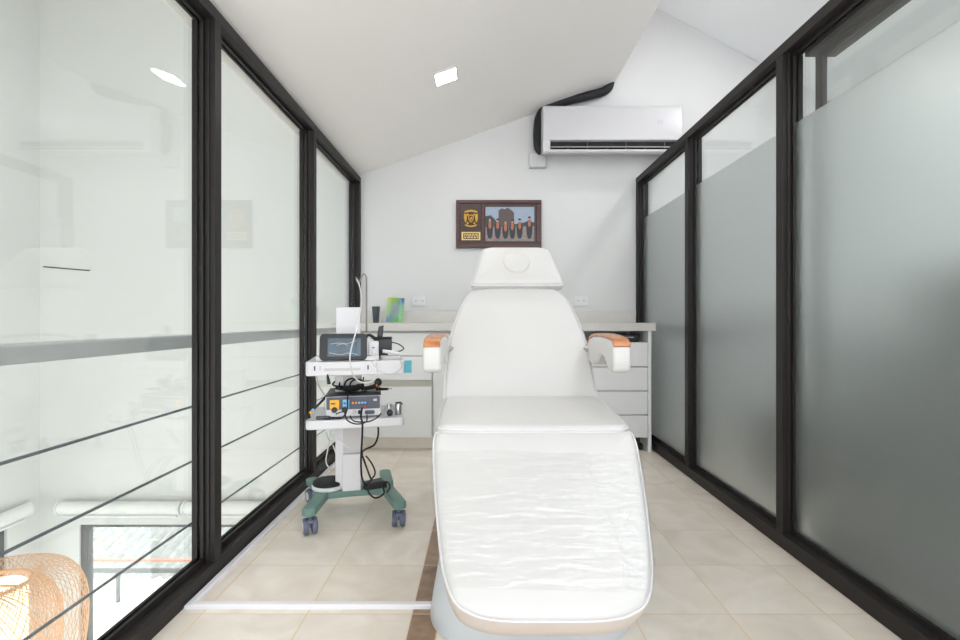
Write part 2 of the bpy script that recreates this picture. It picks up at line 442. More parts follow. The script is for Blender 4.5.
# ---- glazed partitions
def partition(name, xi, sgn, ys, top, label):
    """xi: inner face; sgn: +1 when the glass lies at larger x"""
    root = thing(name, (xi, 2.0, 0)); struct(root)
    X = lambda a, b: (min(xi + sgn * a, xi + sgn * b), max(xi + sgn * a, xi + sgn * b))
    fw = 0.045; y0 = -0.2; yb = 3.888
    a, b = X(0, 0.085)
    box(a, b, y0, yb, 0.0, 0.058).build('bottom_rail', MT['alu'], root, bevel=0.003)
    a2, b2 = X(0, 0.052)
    box(a2, b2, y0, yb, top - 0.045, top).build('top_rail', MT['alu'], root, bevel=0.003)
    for y in ys:
        m = MB(); m.box(a, b, y, y + fw, 0.058, top - 0.045)
        for q in (0.018, 0.066):                       # ribs of the extrusion
            p0, p1 = X(q, q + 0.012); m.box(p0, p1, y - 0.006, y + fw + (0.006 if y + fw < yb - 0.01 else 0), 0.058, top - 0.045)
        m.build('mullion', MT['alu'], root, bevel=0.002)
    edges = [y0 - fw] + sorted(ys)
    out = []
    for i in range(len(edges) - 1):
        q0, q1 = edges[i] + fw, edges[i + 1]
        m = MB()
        for (u0, u1) in (X(0.036, 0.047), X(0.058, 0.068)):
            m.box(u0, u1, q0, q1, 0.058, 0.078); m.box(u0, u1, q0, q1, top - 0.058, top - 0.0452)
            m.box(u0, u1, q0, q0 + 0.012, 0.078, top - 0.058); m.box(u0, u1, q1 - 0.012, q1, 0.078, top - 0.058)
        m.build('glazing_bead', MT['alu'], root, smooth=False)
        u0, u1 = X(0.049, 0.057)
        g = box(u0, u1, q0 + 0.002, q1 - 0.002, 0.06, top - 0.0452).build('glass_pane', MT['glass'], root, smooth=False)
        out.append((q0 + 0.002, q1 - 0.002))
    return root, out
PL, _ = partition('wall_left', -0.96, -1, (0.757, 1.762, 2.80, 3.843), 2.058, '')
PR, openings = partition('wall_right', 1.22, 1, (1.05, 1.99, 2.905, 3.843), 2.055, '')
for (q0, q1) in openings:
    box(1.2664, 1.2684, q0, q1, 0.06, 1.725).build('frosted_film', MT['frost'], PR, smooth=False)
# sliding door on the far side of the frosted partition
d = thing('door_1', (1.42, 1.5, 0)); struct(d)
box(1.37, 1.50, -0.4, 2.08, 2.045, 2.19).build('header_track', MT['alu'], d, bevel=0.003)
box(1.362, 1.37, -0.4, 2.03, 2.068, 2.086).build('track_strip', MT['steel'], d, smooth=False)
m = MB(); m.box(1.40, 1.425, 2.02, 2.06, 0.01, 2.04); m.box(1.40, 1.44, 0.95, 1.00, 0.01, 2.04)
m.box(1.40, 1.44, 1.0, 2.02, 2.02, 2.04); m.box(1.40, 1.44, 1.0, 2.02, 0.01, 0.08)
m.build('door_frame', MT['alu'], d, bevel=0.003)
box(1.416, 1.424, 1.0, 2.019, 0.08, 2.0195).build('door_glass', MT['glass'], d, smooth=False)

# ---- white cable duct on the tiles
w = MB(); w.prism([(-0.958, 0.0), (-0.932, 0.0), (-0.932, 0.010), (-0.936, 0.014), (-0.954, 0.014), (-0.958, 0.010)], 1.575, 3.3, 'y')
w.prism([(1.575, 0.0), (1.599, 0.0), (1.599, 0.010), (1.596, 0.014), (1.578, 0.014), (1.575, 0.010)], -0.932, -0.1, 'x')
struct(w.build('trim_1', MT['duct'], smooth=False))

# ---- LED panel in the sloped ceiling, plus an unseen one added over the landing
def ceil_slab(m, x0, x1, y0, y1, a, b, cz=cz):
    m.prism([(x0, cz(x0) + a), (x1, cz(x1) + a), (x1, cz(x1) + b), (x0, cz(x0) + b)], y0, y1, 'y'); return m
def led_panel(x, y, power, label, cz=cz, slope=slope):
    led = thing('ceiling_light', (x, y, cz(x) - 0.01), label, 'ceiling light')
    h, k = 0.066, 0.071; m = MB()
    for (x0, x1, y0, y1) in ((x - h, x + h, y - k, y - k + 0.008), (x - h, x + h, y + k - 0.008, y + k), (x - h, x - h + 0.008, y - k + 0.008, y + k - 0.008), (x + h - 0.008, x + h, y - k + 0.008, y + k - 0.008)):
        ceil_slab(m, x0, x1, y0, y1, -0.008, -0.0005, cz)
    m.build('frame', MT['white'], led, smooth=False)
    ceil_slab(MB(), x - h + 0.008, x + h - 0.008, y - k + 0.008, y + k - 0.008, -0.006, -0.0005, cz).build('diffuser', MT['led'], led, smooth=False)
    ld = bpy.data.lights.new('led_panel', 'AREA'); ld.shape = 'RECTANGLE'; ld.size = 0.116; ld.size_y = 0.126; ld.energy = power; ld.color = (1, 0.97, 0.94)
    lo = bpy.data.objects.new('led_panel', ld); C.objects.link(lo); lo.parent = led
    lo.location = (0, 0, -0.004); lo.rotation_euler = (0, -math.atan(slope), 0)
LEDW = 1.2
led_panel(-0.208, 2.843, LEDW, 'small bright square LED panel set in the sloped white ceiling')
led_panel(2.0, 2.9, 3.0, 'unseen LED panel added in the landing roof to brighten the frosted partition', rz, -0.53)  # added lamp out of view, lifts the landing behind the film

# ================================================================== WORKTOP AND CABINETS
FY = 3.42
ct = thing('worktop', (0.13, 3.65, 0.853), 'long pale grey stone worktop with upstand along the back wall', 'worktop')
box(-0.955, 1.215, FY, 3.884, 0.853, 0.909).build('slab', MT['stone'], ct, bevel=0.003)
box(-0.955, 1.215, 3.862, 3.884, 0.909, 1.002).build('upstand', MT['stone'], ct, bevel=0.002)

Y0 = FY + 0.03
def zpix(y, D=Y0): return CZ - (y - CY) * D / F
def xpix(x, D=Y0): return (x - CX) * D / F
# drawer-and-door unit behind the equipment cart
xa, xb = -0.950, xpix(432.2)
u = thing('base_cabinet', ((xa + xb) / 2, 3.65, 0), 'white handleless base cabinet with two drawers over a flap, behind the equipment cart', 'cabinet')
box(xa, xb, Y0 + 0.025, 3.86, 0.10, 0.852).build('body', MT['cabg'], u, smooth=False)
box(xa, xb, Y0 + 0.09, 3.86, 0.001, 0.0995).build('plinth', MT['kick'], u, smooth=False)
box(xa + 0.003, xb - 0.003, Y0, Y0 + 0.02, zpix(356) + 0.003, 0.838).build('drawer', MT['cab'], u, bevel=0.0015)
box(xa + 0.003, xb - 0.003, Y0, Y0 + 0.02, zpix(380), zpix(356) - 0.003).build('drawer', MT['cab'], u, bevel=0.0015)
box(xa + 0.003, xb - 0.003, Y0 + 0.012, Y0 + 0.0245, zpix(387) - 0.002, zpix(380) + 0.002).build('finger_rail', MT['gola'], u, smooth=False)
box(xa + 0.003, xb - 0.003, Y0, Y0 + 0.02, 0.105, zpix(387)).build('door', MT['cab'], u, bevel=0.0015)
# tall-front unit half hidden by the treatment bed
xa, xb = xpix(432.2) + 0.0005, 0.655
u = thing('base_cabinet', ((xa + xb) / 2, 3.65, 0), 'plain white base cabinet mostly hidden behind the treatment bed', 'cabinet')
box(xa, xb, Y0 + 0.025, 3.86, 0.10, 0.852).build('body', MT['cabg'], u, smooth=False)
box(xa, xb, Y0 + 0.09, 3.86, 0.001, 0.0995).build('plinth', MT['kick'], u, smooth=False)
box(xa + 0.008, (xa + xb) / 2 - 0.002, Y0, Y0 + 0.02, 0.105, 0.838).build('door', MT['cab'], u, bevel=0.0015)
box((xa + xb) / 2 + 0.002, xb - 0.003, Y0, Y0 + 0.02, 0.105, 0.838).build('door', MT['cab'], u, bevel=0.0015)
# drawer stack beside the frosted partition
xa, xb = 0.665, 1.192
u = thing('drawer_unit', ((xa + xb) / 2, 3.65, 0), 'pale grey four-drawer unit with open slot on top, beside the frosted partition', 'drawer unit')
zs = [zpix(342), zpix(367), zpix(391), zpix(415), zpix(438)]
m = MB(); m.box(xb - 0.022, xb, Y0, 3.86, 0.001, 0.852); m.box(xa, xa + 0.018, Y0, 3.86, 0.10, 0.852)
m.box(xa + 0.018, xb - 0.022, 3.84, 3.86, 0.10, 0.852); m.box(xa + 0.018, xb - 0.022, Y0 + 0.02, 3.84, zs[0] - 0.02, zs[0] - 0.004)
m.box(xa + 0.018, xb - 0.022, Y0 + 0.03, 3.84, zs[4] - 0.0, zs[4] + 0.016)
m.build('carcass', MT['cabg'], u, smooth=False)
for i in range(4):
    box(xa + 0.020, xb - 0.025, Y0, Y0 + 0.018, zs[i + 1] + 0.003, zs[i] - 0.003).build('drawer', MT['cabg'], u, bevel=0.0015)
for x in (xa + 0.06, xb - 0.075):
    for y in (Y0 + 0.06, 3.78):
        m = MB(); m.lathe([(0.022, -0.012), (0.026, -0.008), (0.026, 0.008), (0.022, 0.012)], (x - 0.016, y, 0.0275), 16, 'x')
        m.lathe([(0.022, -0.012), (0.026, -0.008), (0.026, 0.008), (0.022, 0.012)], (x + 0.016, y, 0.0275), 16, 'x')
        m.box(x - 0.01, x + 0.01, y - 0.012, y + 0.012, 0.03, zs[4] - 0.0005)
        m.build('caster', MT['black'], u)
rt = thing('media_box', (1.02, 3.62, zs[0] - 0.004), 'small black box in the open slot above the grey drawers', 'box')
box(0.86, 1.13, 3.52, 3.72, zs[0] - 0.0035, zs[0] + 0.05).build('case', MT['black'], rt, bevel=0.004)
box(1.02, 1.09, 3.517, 3.5195, zs[0] + 0.028, zs[0] + 0.034).build('status_strip', MT['greyp'], rt, smooth=False)

# ---- things on the worktop
cp = MB(); cx, cy = xpix(376, 3.62), 3.62
cp.lathe([(0.019, 0.9093), (0.021, 0.912), (0.030, 1.03), (0.0275, 1.03), (0.0195, 0.916)], (cx, cy, 0), 28)
tag(cp.build('cup', MT['cup']), 'dark slate tapered cup on the worktop beside the leaflet holder', 'cup')
lx = xpix(394, 3.66)
lf = thing('leaflet_holder', (lx, 3.66, 0.909), 'upright leaflet in green, yellow and blue in a clear holder on the worktop', 'leaflet holder')
R = Matrix.Translation((lx, 3.66, 0.9095)) @ Matrix.Rotation(math.radians(-9), 4, 'X') @ Matrix.Rotation(math.radians(3), 4, 'Y')
m = MB(); m.box(-0.066, 0.066, 0.0, 0.0025, 0.006, 0.192, mat=R); m.box(-0.066, 0.066, 0.006, 0.0085, 0.006, 0.192, mat=R)
m.box(-0.066, 0.066, 0.0, 0.06, 0.0025, 0.006, mat=R); m.build('acrylic_stand', MT['acryl'], lf, smooth=False)
m = MB(); m.box(-0.063, 0.063, 0.003, 0.0055, 0.006, 0.19, mat=R); m.build('leaflet', MT['leaflet'], lf, smooth=False)

# ---- sockets and box on the wall
for px, lab in ((419.5, 'white double wall socket above the worktop on the equipment cart side'), (581, 'white double wall socket just beside the bed backrest, drawer unit side')):
    c = P(px, 301, 3.885)
    s = thing('wall_socket', (c.x, 3.889, c.z - 0.04), lab, 'wall socket', 'wall sockets above the worktop')
    m = MB(); m.prism(round_poly(0.112, 0.076, 0.006, 4, c.x, c.z), 3.880, 3.8885, 'y'); m.build('cover_plate', MT['white'], s, bevel=0.002)
    for dx in (-0.024, 0.024):
        m = MB(); m.prism(round_poly(0.040, 0.046, 0.004, 3, c.x + dx, c.z), 3.877, 3.8799, 'y')
        ol = m.build('outlet', MT['white'], s)
        for q in (-0.006, 0.006): box(c.x + dx + q - 0.0015, c.x + dx + q + 0.0015, 3.8755, 3.8768, c.z - 0.003, c.z + 0.008).build('pin_hole', MT['slate'], ol, smooth=False)
c = P(537.5, 160.5, 3.86)
s = thing('junction_box', (c.x, 3.889, c.z - 0.06), 'small white junction box on the wall under the air conditioner corner', 'junction box')
m = MB(); m.prism(round_poly(0.132, 0.116, 0.012, 5, c.x, c.z), 3.835, 3.8885, 'y'); m.build('housing', MT['ac'], s, bevel=0.006)
box(c.x - 0.025, c.x + 0.025, 3.832, 3.8345, c.z + 0.033, c.z + 0.040).build('slot', MT['greyp'], s, smooth=False)

# ================================================================== AIR CONDITIONER
AX0, AX1 = xpix(543, 3.67), xpix(683, 3.67)
AZ0, AZ1 = 2.172, 2.552
ac = thing('air_conditioner', ((AX0 + AX1) / 2, 3.78, AZ0), 'long white wall-mounted split air conditioner high on the back wall', 'air conditioner')
prof = [(3.888, AZ0 + 0.08), (3.888, AZ1), (3.72, AZ1), (3.685, AZ1 - 0.012), (3.672, AZ1 - 0.05), (3.668, AZ0 + 0.105)]
m = MB(); m.prism(prof + [(3.70, AZ0 + 0.105), (3.77, AZ0 + 0.045)], AX0, AX1, 'x'); m.build('body', MT['ac'], ac, bevel=0.008, bseg=3)
m = MB(); m.prism([(3.685, AZ0 + 0.012), (3.672, AZ0 + 0.024), (3.672, AZ0 + 0.038), (3.75, AZ0 + 0.042), (3.888, AZ0 + 0.079), (3.888, AZ0 + 0.062)], AX0 + 0.002, AX1 - 0.002, 'x')
m.build('lower_lip', MT['ac'], ac, bevel=0.004)
for (a, b) in ((AX0 + 0.0, AX0 + 0.055), (AX1 - 0.04, AX1)):
    m = MB(); m.prism([(3.668, AZ0 + 0.106), (3.672, AZ0 + 0.03), (3.72, AZ0 + 0.028), (3.77, AZ0 + 0.04), (3.70, AZ0 + 0.106)], a, b, 'x'); m.build('end_cheek', MT['ac'], ac, bevel=0.003)
box(AX0 + 0.055, AX1 - 0.04, 3.70, 3.705, AZ0 + 0.036, AZ0 + 0.104).build('outlet_recess', MT['dark'], ac, smooth=False)
m = MB(); m.prism([(3.668, AZ0 + 0.052), (3.672, AZ0 + 0.058), (3.698, AZ0 + 0.066), (3.698, AZ0 + 0.060)], AX0 + 0.06, AX1 - 0.045, 'x'); m.build('louver', MT['greyp'], ac, smooth=False)
for k in range(6):
    x = AX0 + 0.19 + k * 0.145; box(x, x + 0.004, 3.68, 3.70, AZ0 + 0.042, AZ0 + (0.095 if k % 2 else 0.066)).build('vane', MT['slate'], ac, smooth=False)
m = MB()
dx = xpix(660, 3.67)
for q in (-0.012, 0.012):
    for (u0, u1, v0, v1) in ((-0.007, 0.007, 0.024, 0.027), (-0.007, 0.007, -0.027, -0.024), (0.0045, 0.0075, -0.024, 0.024)):
        m.box(dx + q + u0, dx + q + u1, 3.6655, 3.6685, 2.41 + v0 * 0.5, 2.41 + v1 * 0.5)
m.build('display', MT['digit'], ac, smooth=False)
box(AX0 + 0.06, AX0 + 0.10, 3.666, 3.6675, AZ0 + 0.145, AZ0 + 0.15).build('badge', MT['greyp'], ac, smooth=False)
box(AX1 - 0.10, AX1 - 0.05, 3.666, 3.6675, AZ0 + 0.15, AZ0 + 0.158).build('badge', MT['greyp'], ac, smooth=False)
hp = [P(542, 152, 3.82), P(538, 146, 3.82), P(537.5, 130, 3.82), P(540, 116, 3.82), P(549, 106.5, 3.83), P(563, 102, 3.83), P(585, 96.5, 3.83), P(601, 92.5, 3.83), P(608.5, 88, 3.83), P(611.5, 82.5, 3.83), P(613.5, 76, 3.83), P(614.5, 70, 3.83)]
m = MB(); m.tube(hp, lambda t: 0.034 if t < 0.7 else 0.034 * (1 - 0.75 * (t - 0.7) / 0.3), 12, smooth=5)
tag(m.build('insulated_pipe', MT['foam']), 'black foam-wrapped pipe bending around the air conditioner up to the ceiling edge', 'pipe')

# ================================================================== PLAQUE ON THE WALL
fx0, fx1 = xpix(456, 3.865), xpix(541.5, 3.865); fz0, fz1 = zpix(248, 3.865), zpix(200, 3.865)
fr = thing('graduation_plaque', ((fx0 + fx1) / 2, 3.889, fz0), 'dark mahogany plaque with brass crest and group photograph of six graduates on the back wall', 'plaque')
yF = 3.868
box(fx0, fx1, yF, 3.8885, fz0, fz1).build('backboard', MT['framed'], fr, bevel=0.003)
fw = fx1 - fx0; fh = fz1 - fz0
U = lambda u: fx0 + u * fw
V = lambda v: fz1 - v * fh
m = MB()
for (a, b, c2, d2) in ((0, 1, 0, .07), (0, 1, .90, 1), (0, .045, .07, .90), (.94, 1, .07, .90), (.295, .335, .07, .90)):
    m.box(U(a), U(b), yF - 0.008, yF - 0.0005, V(d2), V(c2))
m.build('moulding', MT['frame'], fr, bevel=0.003)
pr = MB()
PX0, PX1, PZ0, PZ1 = U(.345), U(.915), V(.86), V(.145)
pw, ph = PX1 - PX0, PZ1 - PZ0
A = lambda u: PX0 + u * pw
B = lambda v: PZ1 - v * ph
def flat(poly, k, mi): pr.prism([(A(a), B(b)) for a, b in poly], yF - 0.003 - 0.0004 * k, yF - 0.0026 - 0.0004 * k, 'y', mi)
flat([(0, 0), (1, 0), (1, 1), (0, 1)], 0, 0)
flat([(0, .27), (.1, .24), (.18, .34), (.24, .46), (.6, .5), (.75, .47), (.85, .42), (1, .45), (1, .62), (0, .62)], 1, 1)
flat([(0, .58), (1, .56), (1, 1), (0, 1)], 2, 3)
flat([(.26, .58), (.27, .1), (.33, .04), (.40, .07), (.45, .02), (.5, .06), (.56, .13), (.585, .16), (.59, .58)], 3, 2)
for i, (gx, gy) in enumerate(((.09, .32), (.25, .33), (.41, .40), (.55, .36), (.70, .33), (.90, .27))):
    hgt = .92 - gy
    flat([(gx - .03, gy + .12), (gx + .03, gy + .12), (gx + .066, gy + .25 * hgt + .10), (gx + .055, gy + .8 * hgt), (gx + .03, gy + hgt), (gx - .03, gy + hgt), (gx - .055, gy + .8 * hgt), (gx - .068, gy + .25 * hgt + .10)], 4, 4)
    flat([(gx - .028, gy + .13), (gx + .028, gy + .13), (gx + .03, gy + .26), (gx, gy + .33), (gx - .03, gy + .26)], 5, 5)
    flat([(gx - .018, gy + .03), (gx + .018, gy + .03), (gx + .016, gy + .12), (gx - .016, gy + .12)], 5, 6)
    if i not in (0, 2): flat([(gx - .035, gy + .03), (gx, gy), (gx + .035, gy + .03), (gx + .02, gy + .06), (gx - .02, gy + .06)], 6, 4)
pr.build('photograph', [MT[k] for k in ('sky', 'tree', 'ruin', 'lawn', 'gown', 'sash', 'skin')], fr, smooth=False)
# crest: shield between two birds with spread wings, a small mountain on top, a ribbon below
ec = MB(); ex, ez, es = U(.175), V(.385), 0.056
def emb(poly, k, mi): ec.prism([(ex + a * es, ez + b * es) for a, b in poly], yF - 0.004 - 0.0012 * k, yF - 0.0008, 'y', mi)
emb([(-.95, 1.0), (-.5, 1.12), (0, 1.2), (.5, 1.12), (.95, 1.0), (.9, .3), (1.0, -.4), (.7, -.9), (0, -1.05), (-.7, -.9), (-1.0, -.4), (-.9, .3)], 0, 1)
emb([(-.95, 1.0), (-.45, 1.15), (0, 1.22), (.45, 1.15), (.95, 1.0), (.85, .8), (.4, .92), (0, .96), (-.4, .92), (-.85, .8)], 1, 0)
for sx in (-1, 1):
    q = lambda pl: [(sx * a, b) for a, b in pl]
    emb(q([(.30, .62), (.55, .72), (.62, .55), (.50, .48), (.42, .40)]), 1, 0)
    emb(q([(.55, .5), (.95, .7), (.98, .1), (.88, -.35), (.72, -.6), (.62, -.2)]), 1, 0)
    emb(q([(.45, -.45), (.62, -.62), (.5, -.85), (.3, -.7)]), 1, 0)
emb([(-.38, .45), (0, .55), (.38, .45), (.36, -.1), (.2, -.42), (0, -.58), (-.2, -.42), (-.36, -.1)], 2, 0)
emb([(-.26, .35), (0, .42), (.26, .35), (.25, -.08), (.12, -.3), (0, -.42), (-.12, -.3), (-.25, -.08)], 2.6, 1)
emb([(-.1, -.3), (.2, -.02), (.12, .3), (-.02, .12), (-.14, .0)], 3.2, 0)
emb([(-.8, -.78), (-.4, -.95), (0, -1.0), (.4, -.95), (.8, -.78), (.82, -1.0), (.4, -1.15), (0, -1.2), (-.4, -1.15), (-.82, -1.0)], 1.4, 0)
ec.build('crest', [MT['brass'], MT['brassd']], fr, smooth=False)
np_ = MB(); np_.box(U(.065), U(.285), yF - 0.0025, yF - 0.0006, V(.835), V(.665), 0)
np_.box(U(.085), U(.265), yF - 0.0032, yF - 0.0026, V(.81), V(.69), 1)
random.seed(3)
for r in range(3):
    x = .095
    while x < .25:
        l_ = random.uniform(.012, .04); np_.box(U(x), U(min(x + l_, .258)), yF - 0.0038, yF - 0.0033, V(.725 + r * .033), V(.705 + r * .033), 0); x += l_ + .008
np_.build('name_plate', [MT['plate'], MT['brassd']], fr, smooth=False)

# ================================================================== TREATMENT BED
BX = 0.166
bed = thing('treatment_bed', (BX - 0.01, 1.95, 0), 'white vinyl treatment bed with raised backrest, headrest and film-wrapped leg rest', 'treatment bed')
def frame_m(o, v):
    """local: x across, y along v, z out of the cushion"""
    v = Vector(v).normalized(); u = Vector((1, 0, 0)); n = u.cross(v).normalized()
    return Matrix(((u.x, v.x, n.x, o[0]), (u.y, v.y, n.y, o[1]), (u.z, v.z, n.z, o[2]), (0, 0, 0, 1)))
def outline(half, k=6):
    """half: (v, half width) from v=0 upward -> closed smooth outline (both sides)"""
    p = catmull([Vector((w_, v_, 0)) for v_, w_ in half], k)
    right = [(q.x, q.y) for q in p]
    return right + [(-x, y) for x, y in reversed(right)]
def resample(poly, step=0.012):
    out = []
    n = len(poly)
    for i in range(n):
        a = Vector(poly[i]); b = Vector(poly[(i + 1) % n]); d = (b - a).length
        if d < 1e-6: continue
        k = max(1, int(d / step))
        for j in range(k): out.append(tuple(a.lerp(b, j / k)))
    return out
def cushion(mb, poly, th, M, crown=0.012, r=0.022, bot=0.98, mi_side=0, mi_top=0):
    poly = resample(poly)
    n = len(poly); cx = 0.0; ys = [p[1] for p in poly]; cy = (min(ys) + max(ys)) / 2
    hw = max(abs(p[0]) for p in poly); hl = (max(ys) - min(ys)) / 2
    rings = []
    def ring(ins, z):
        sx = max(0.001, (hw - ins) / hw); sy = max(0.001, (hl - ins) / hl)
        return [(cx + (a - cx) * sx, cy + (b - cy) * sy, z) for a, b in poly]
    rings.append((ring(hw * .5, -th), mi_side)); rings.append((ring(0.03, -th), mi_side)); rings.append((ring(0.008, -th + 0.010), mi_side)); rings.append((ring(0.0, -th + 0.03), mi_side))
    rings.append((ring(-0.003, -th * .5), mi_side)); rings.append((ring(0.0, -r), mi_side))
    for k in range(1, 6):
        a = PI / 2 * k / 5
        rings.append((ring(r * (1 - math.cos(a)), -r + r * math.sin(a)), mi_top))
    for k in range(1, 7):
        t = k / 7; ins = r + (min(hw, hl) - r) * t
        rings.append((ring(ins, crown * (1 - (1 - t) ** 2.2)), mi_top))
    b = len(mb.v)
    for rg, _ in rings:
        for p in rg: mb.v.append(tuple(M @ Vector(p)))
    for i in range(len(rings) - 1):
        for k in range(n):
            mb.face((b + i * n + k, b + i * n + (k + 1) % n, b + (i + 1) * n + (k + 1) % n, b + (i + 1) * n + k), rings[i + 1][1])
    mb.face([b + k for k in range(n)][::-1], mi_side); mb.face([b + (len(rings) - 1) * n + k for k in range(n)], mi_top)
    return poly
def piping(poly, M, z=-0.016, out=0.001, r=0.0032):
    pts = []
    ys = [p[1] for p in poly]; cy = (min(ys) + max(ys)) / 2; hw = max(abs(p[0]) for p in poly); hl = (max(ys) - min(ys)) / 2
    for a, b in poly[::2]: pts.append(M @ Vector((a * (hw + out) / hw, cy + (b - cy) * (hl + out) / hl, z)))
    m = MB(); m.tube(pts, r, 6, closed=True, smooth=0); return m

# base and column
m = MB()
bx0 = 0.148
rings = []
for (hx, ya, yb_, z, rr) in ((0.308, 1.385, 2.50, 0.0015, .16), (0.310, 1.38, 2.505, 0.02, .16), (0.300, 1.40, 2.49, 0.09, .16), (0.278, 1.435, 2.46, 0.15, .16), (0.235, 1.53, 2.40, 0.195, .15), (0.17, 1.62, 2.30, 0.215, .12), (0.13, 1.68, 2.2, 0.218, .1)):
    rings.append([(bx0 + a, (ya + yb_) / 2 + b, z) for a, b in round_poly(2 * hx, yb_ - ya, rr, 8)])
n = len(rings[0])
for rg in rings: m.v += rg
for i in range(len(rings) - 1):
    for k in range(n): m.face((i * n + k, i * n + (k + 1) % n, (i + 1) * n + (k + 1) % n, (i + 1) * n + k))
m.face(list(range(n))[::-1]); m.face([(len(rings) - 1) * n + k for k in range(n)])
m.build('base', MT['bedpl'], bed, ang=60)
m = MB(); m.prism(round_poly(0.26, 0.42, 0.04, 5, bx0, 1.93), 0.216, 0.47, 'z'); m.build('column', MT['bedpl'], bed)
box(BX - 0.24, BX + 0.24, 1.68, 2.08, 0.455, 0.478).build('seat_frame', MT['steel'], bed, bevel=0.004)
# seat
M = frame_m((BX, 1.578, 0.588), (0, 1, 0.045))
po = outline([(0.0, 0.10), (0.0, 0.22), (0.004, 0.285), (0.02, 0.306), (0.05, 0.315), (0.16, 0.320), (0.30, 0.322), (0.44, 0.320), (0.49, 0.31), (0.50, 0.2)])
m = MB(); pl = cushion(m, po, 0.10, M, crown=0.010, r=0.020); s = m.build('seat_cushion', MT['vinyl'], bed, ang=60)
piping(pl, M, z=-0.012).build('piping', MT['pipe'], s)
# backrest
vb = Vector((0, 0.33, 0.49))
M = frame_m((BX - 0.002, 2.065, 0.585), vb)
po = outline([(0.0, 0.2), (0.0, 0.31), (0.02, 0.325), (0.12, 0.3245), (0.26, 0.317), (0.36, 0.302), (0.44, 0.283), (0.505, 0.262), (0.558, 0.236), (0.592, 0.205), (0.607, 0.17), (0.613, 0.12)])
m = MB(); pl = cushion(m, po, 0.09, M, crown=0.008, r=0.018); s = m.build('backrest', MT['vinyl'], bed, ang=60)
piping(pl, M, z=-0.012).build('piping', MT['pipe'], s)
m = MB(); m.prism([(-0.2, 0.05), (0.2, 0.05), (0.17, 0.5), (-0.17, 0.5)], -0.105, -0.0905, 'z', mat=M); m.build('back_plate', MT['steel'], bed, bevel=0.004)
# headrest
Mh = frame_m((BX + 0.006, 2.378, 1.109), (0, 0.14, 0.20))
po = outline([(0.0, 0.12), (0.0, 0.19), (0.004, 0.217), (0.018, 0.222), (0.08, 0.2075), (0.16, 0.187), (0.215, 0.170), (0.238, 0.155), (0.247, 0.12)])
m = MB(); pl = cushion(m, po, 0.085, Mh, crown=0.012, r=0.024)
hr = m.build('headrest', MT['vinyl'], bed, ang=60)
piping(pl, Mh, z=-0.018).build('piping', MT['pipe'], hr)
m = MB(); m.lathe([(0.062, 0.0), (0.067, 0.008), (0.066, 0.013), (0.060, 0.0165), (0.03, 0.0185), (0.002, 0.0185)], (0, 0.128, 0), 40, mat=Mh)
pg = m.build('face_hole_plug', MT['vinyl'], hr, ang=60)
m = MB(); m.tube([Mh @ Vector((0.0695 * math.cos(2 * PI * k / 40), 0.128 + 0.0695 * math.sin(2 * PI * k / 40), 0.0095)) for k in range(40)], 0.0028, 6, closed=True, smooth=0)
m.build('plug_seam', MT['vinyl2'], hr)
for sx in (-0.07, 0.07):
    m = MB(); m.tube([Mh @ Vector((sx, -0.06, -0.055)), Mh @ Vector((sx, 0.06, -0.055))], 0.008, 10, smooth=0); m.build('headrest_rod', MT['steel'], bed)
# leg rest
Ml = frame_m((BX + 0.002, 1.156, 0.224), (0, 0.777, 0.629))
L = 0.534
po = outline([(0.0, 0.09), (0.003, 0.135), (0.012, 0.182), (0.033, 0.224), (0.062, 0.246), (0.09, 0.258), (0.14, 0.272), (0.27, 0.294), (0.40, 0.311), (0.50, 0.321), (0.54, 0.319), (0.556, 0.306), (0.560, 0.22)])
m = MB(); pl = cushion(m, po, 0.135, Ml, crown=0.012, r=0.020, mi_side=1, mi_top=0)
lg = m.build('leg_rest', [MT['vinyl'], MT['vinyl2']], bed, ang=60)
piping(pl, Ml, z=-0.012).build('piping', MT['pipe'], lg)
# stretched cling film over the leg rest, pulled into ridges
fm = MB(); nu, nv = 70, 110
random.seed(11)
ph_ = [(random.uniform(0, 6), random.uniform(40, 150), random.uniform(-14, 14), random.uniform(.15, .6)) for _ in range(9)]
def halfw(v):
    tab = [(0.0, 0.09), (0.003, 0.135), (0.012, 0.182), (0.033, 0.224), (0.062, 0.246), (0.09, 0.258), (0.14, 0.272), (0.27, 0.294), (0.40, 0.311), (0.49, 0.321), (0.54, 0.32)]
    for (a, b), (c2, d2) in zip(tab, tab[1:]):
        if v <= c2: return b + (d2 - b) * (v - a) / (c2 - a)
    return 0.32
for j in range(nv + 1):
    v = 0.058 + (0.462 - 0.058) * j / nv
    for i in range(nu + 1):
        t = -1 + 2 * i / nu
        hw_ = halfw(v) + 0.006
        ax = t * (hw_ + 0.075)
        edge = max(0.0, abs(ax) - hw_)
        x = max(-hw_, min(hw_, ax)); z = 0.0135 - edge
        k = abs(x) / hw_
        if k > 0.9: z -= 0.018 * ((k - 0.9) / 0.1) ** 2 * (1 if edge == 0 else 1)
        rip = sum(a_ * math.sin(p_ + f_ * v + g_ * x) for p_, f_, g_, a_ in ph_)
        z += 0.0011 * rip * (0.5 + 0.5 * math.sin(5 * x + 30 * v)) + 0.0012 + 0.004 * math.exp(-((x - 0.165 - 0.02 * math.sin(12 * v)) / 0.008) ** 2)
        x += (0.0022 * rip + 0.006 * math.exp(-((v - 0.40) / 0.03) ** 2)) * (1 if edge > 0 else 0) * (1 if x > 0 else -1)
        fm.v.append(tuple(Ml @ Vector((x, v + 0.004 * math.sin(9 * x + 3), z))))
for j in range(nv):
    for i in range(nu):
        a = j * (nu + 1) + i; fm.face((a, a + 1, a + nu + 2, a + nu + 1))
fo = fm.build('plastic_film', MT['film'], lg, ang=180)
fo['label'] = 'clear crinkled plastic film wrapped around the leg rest'
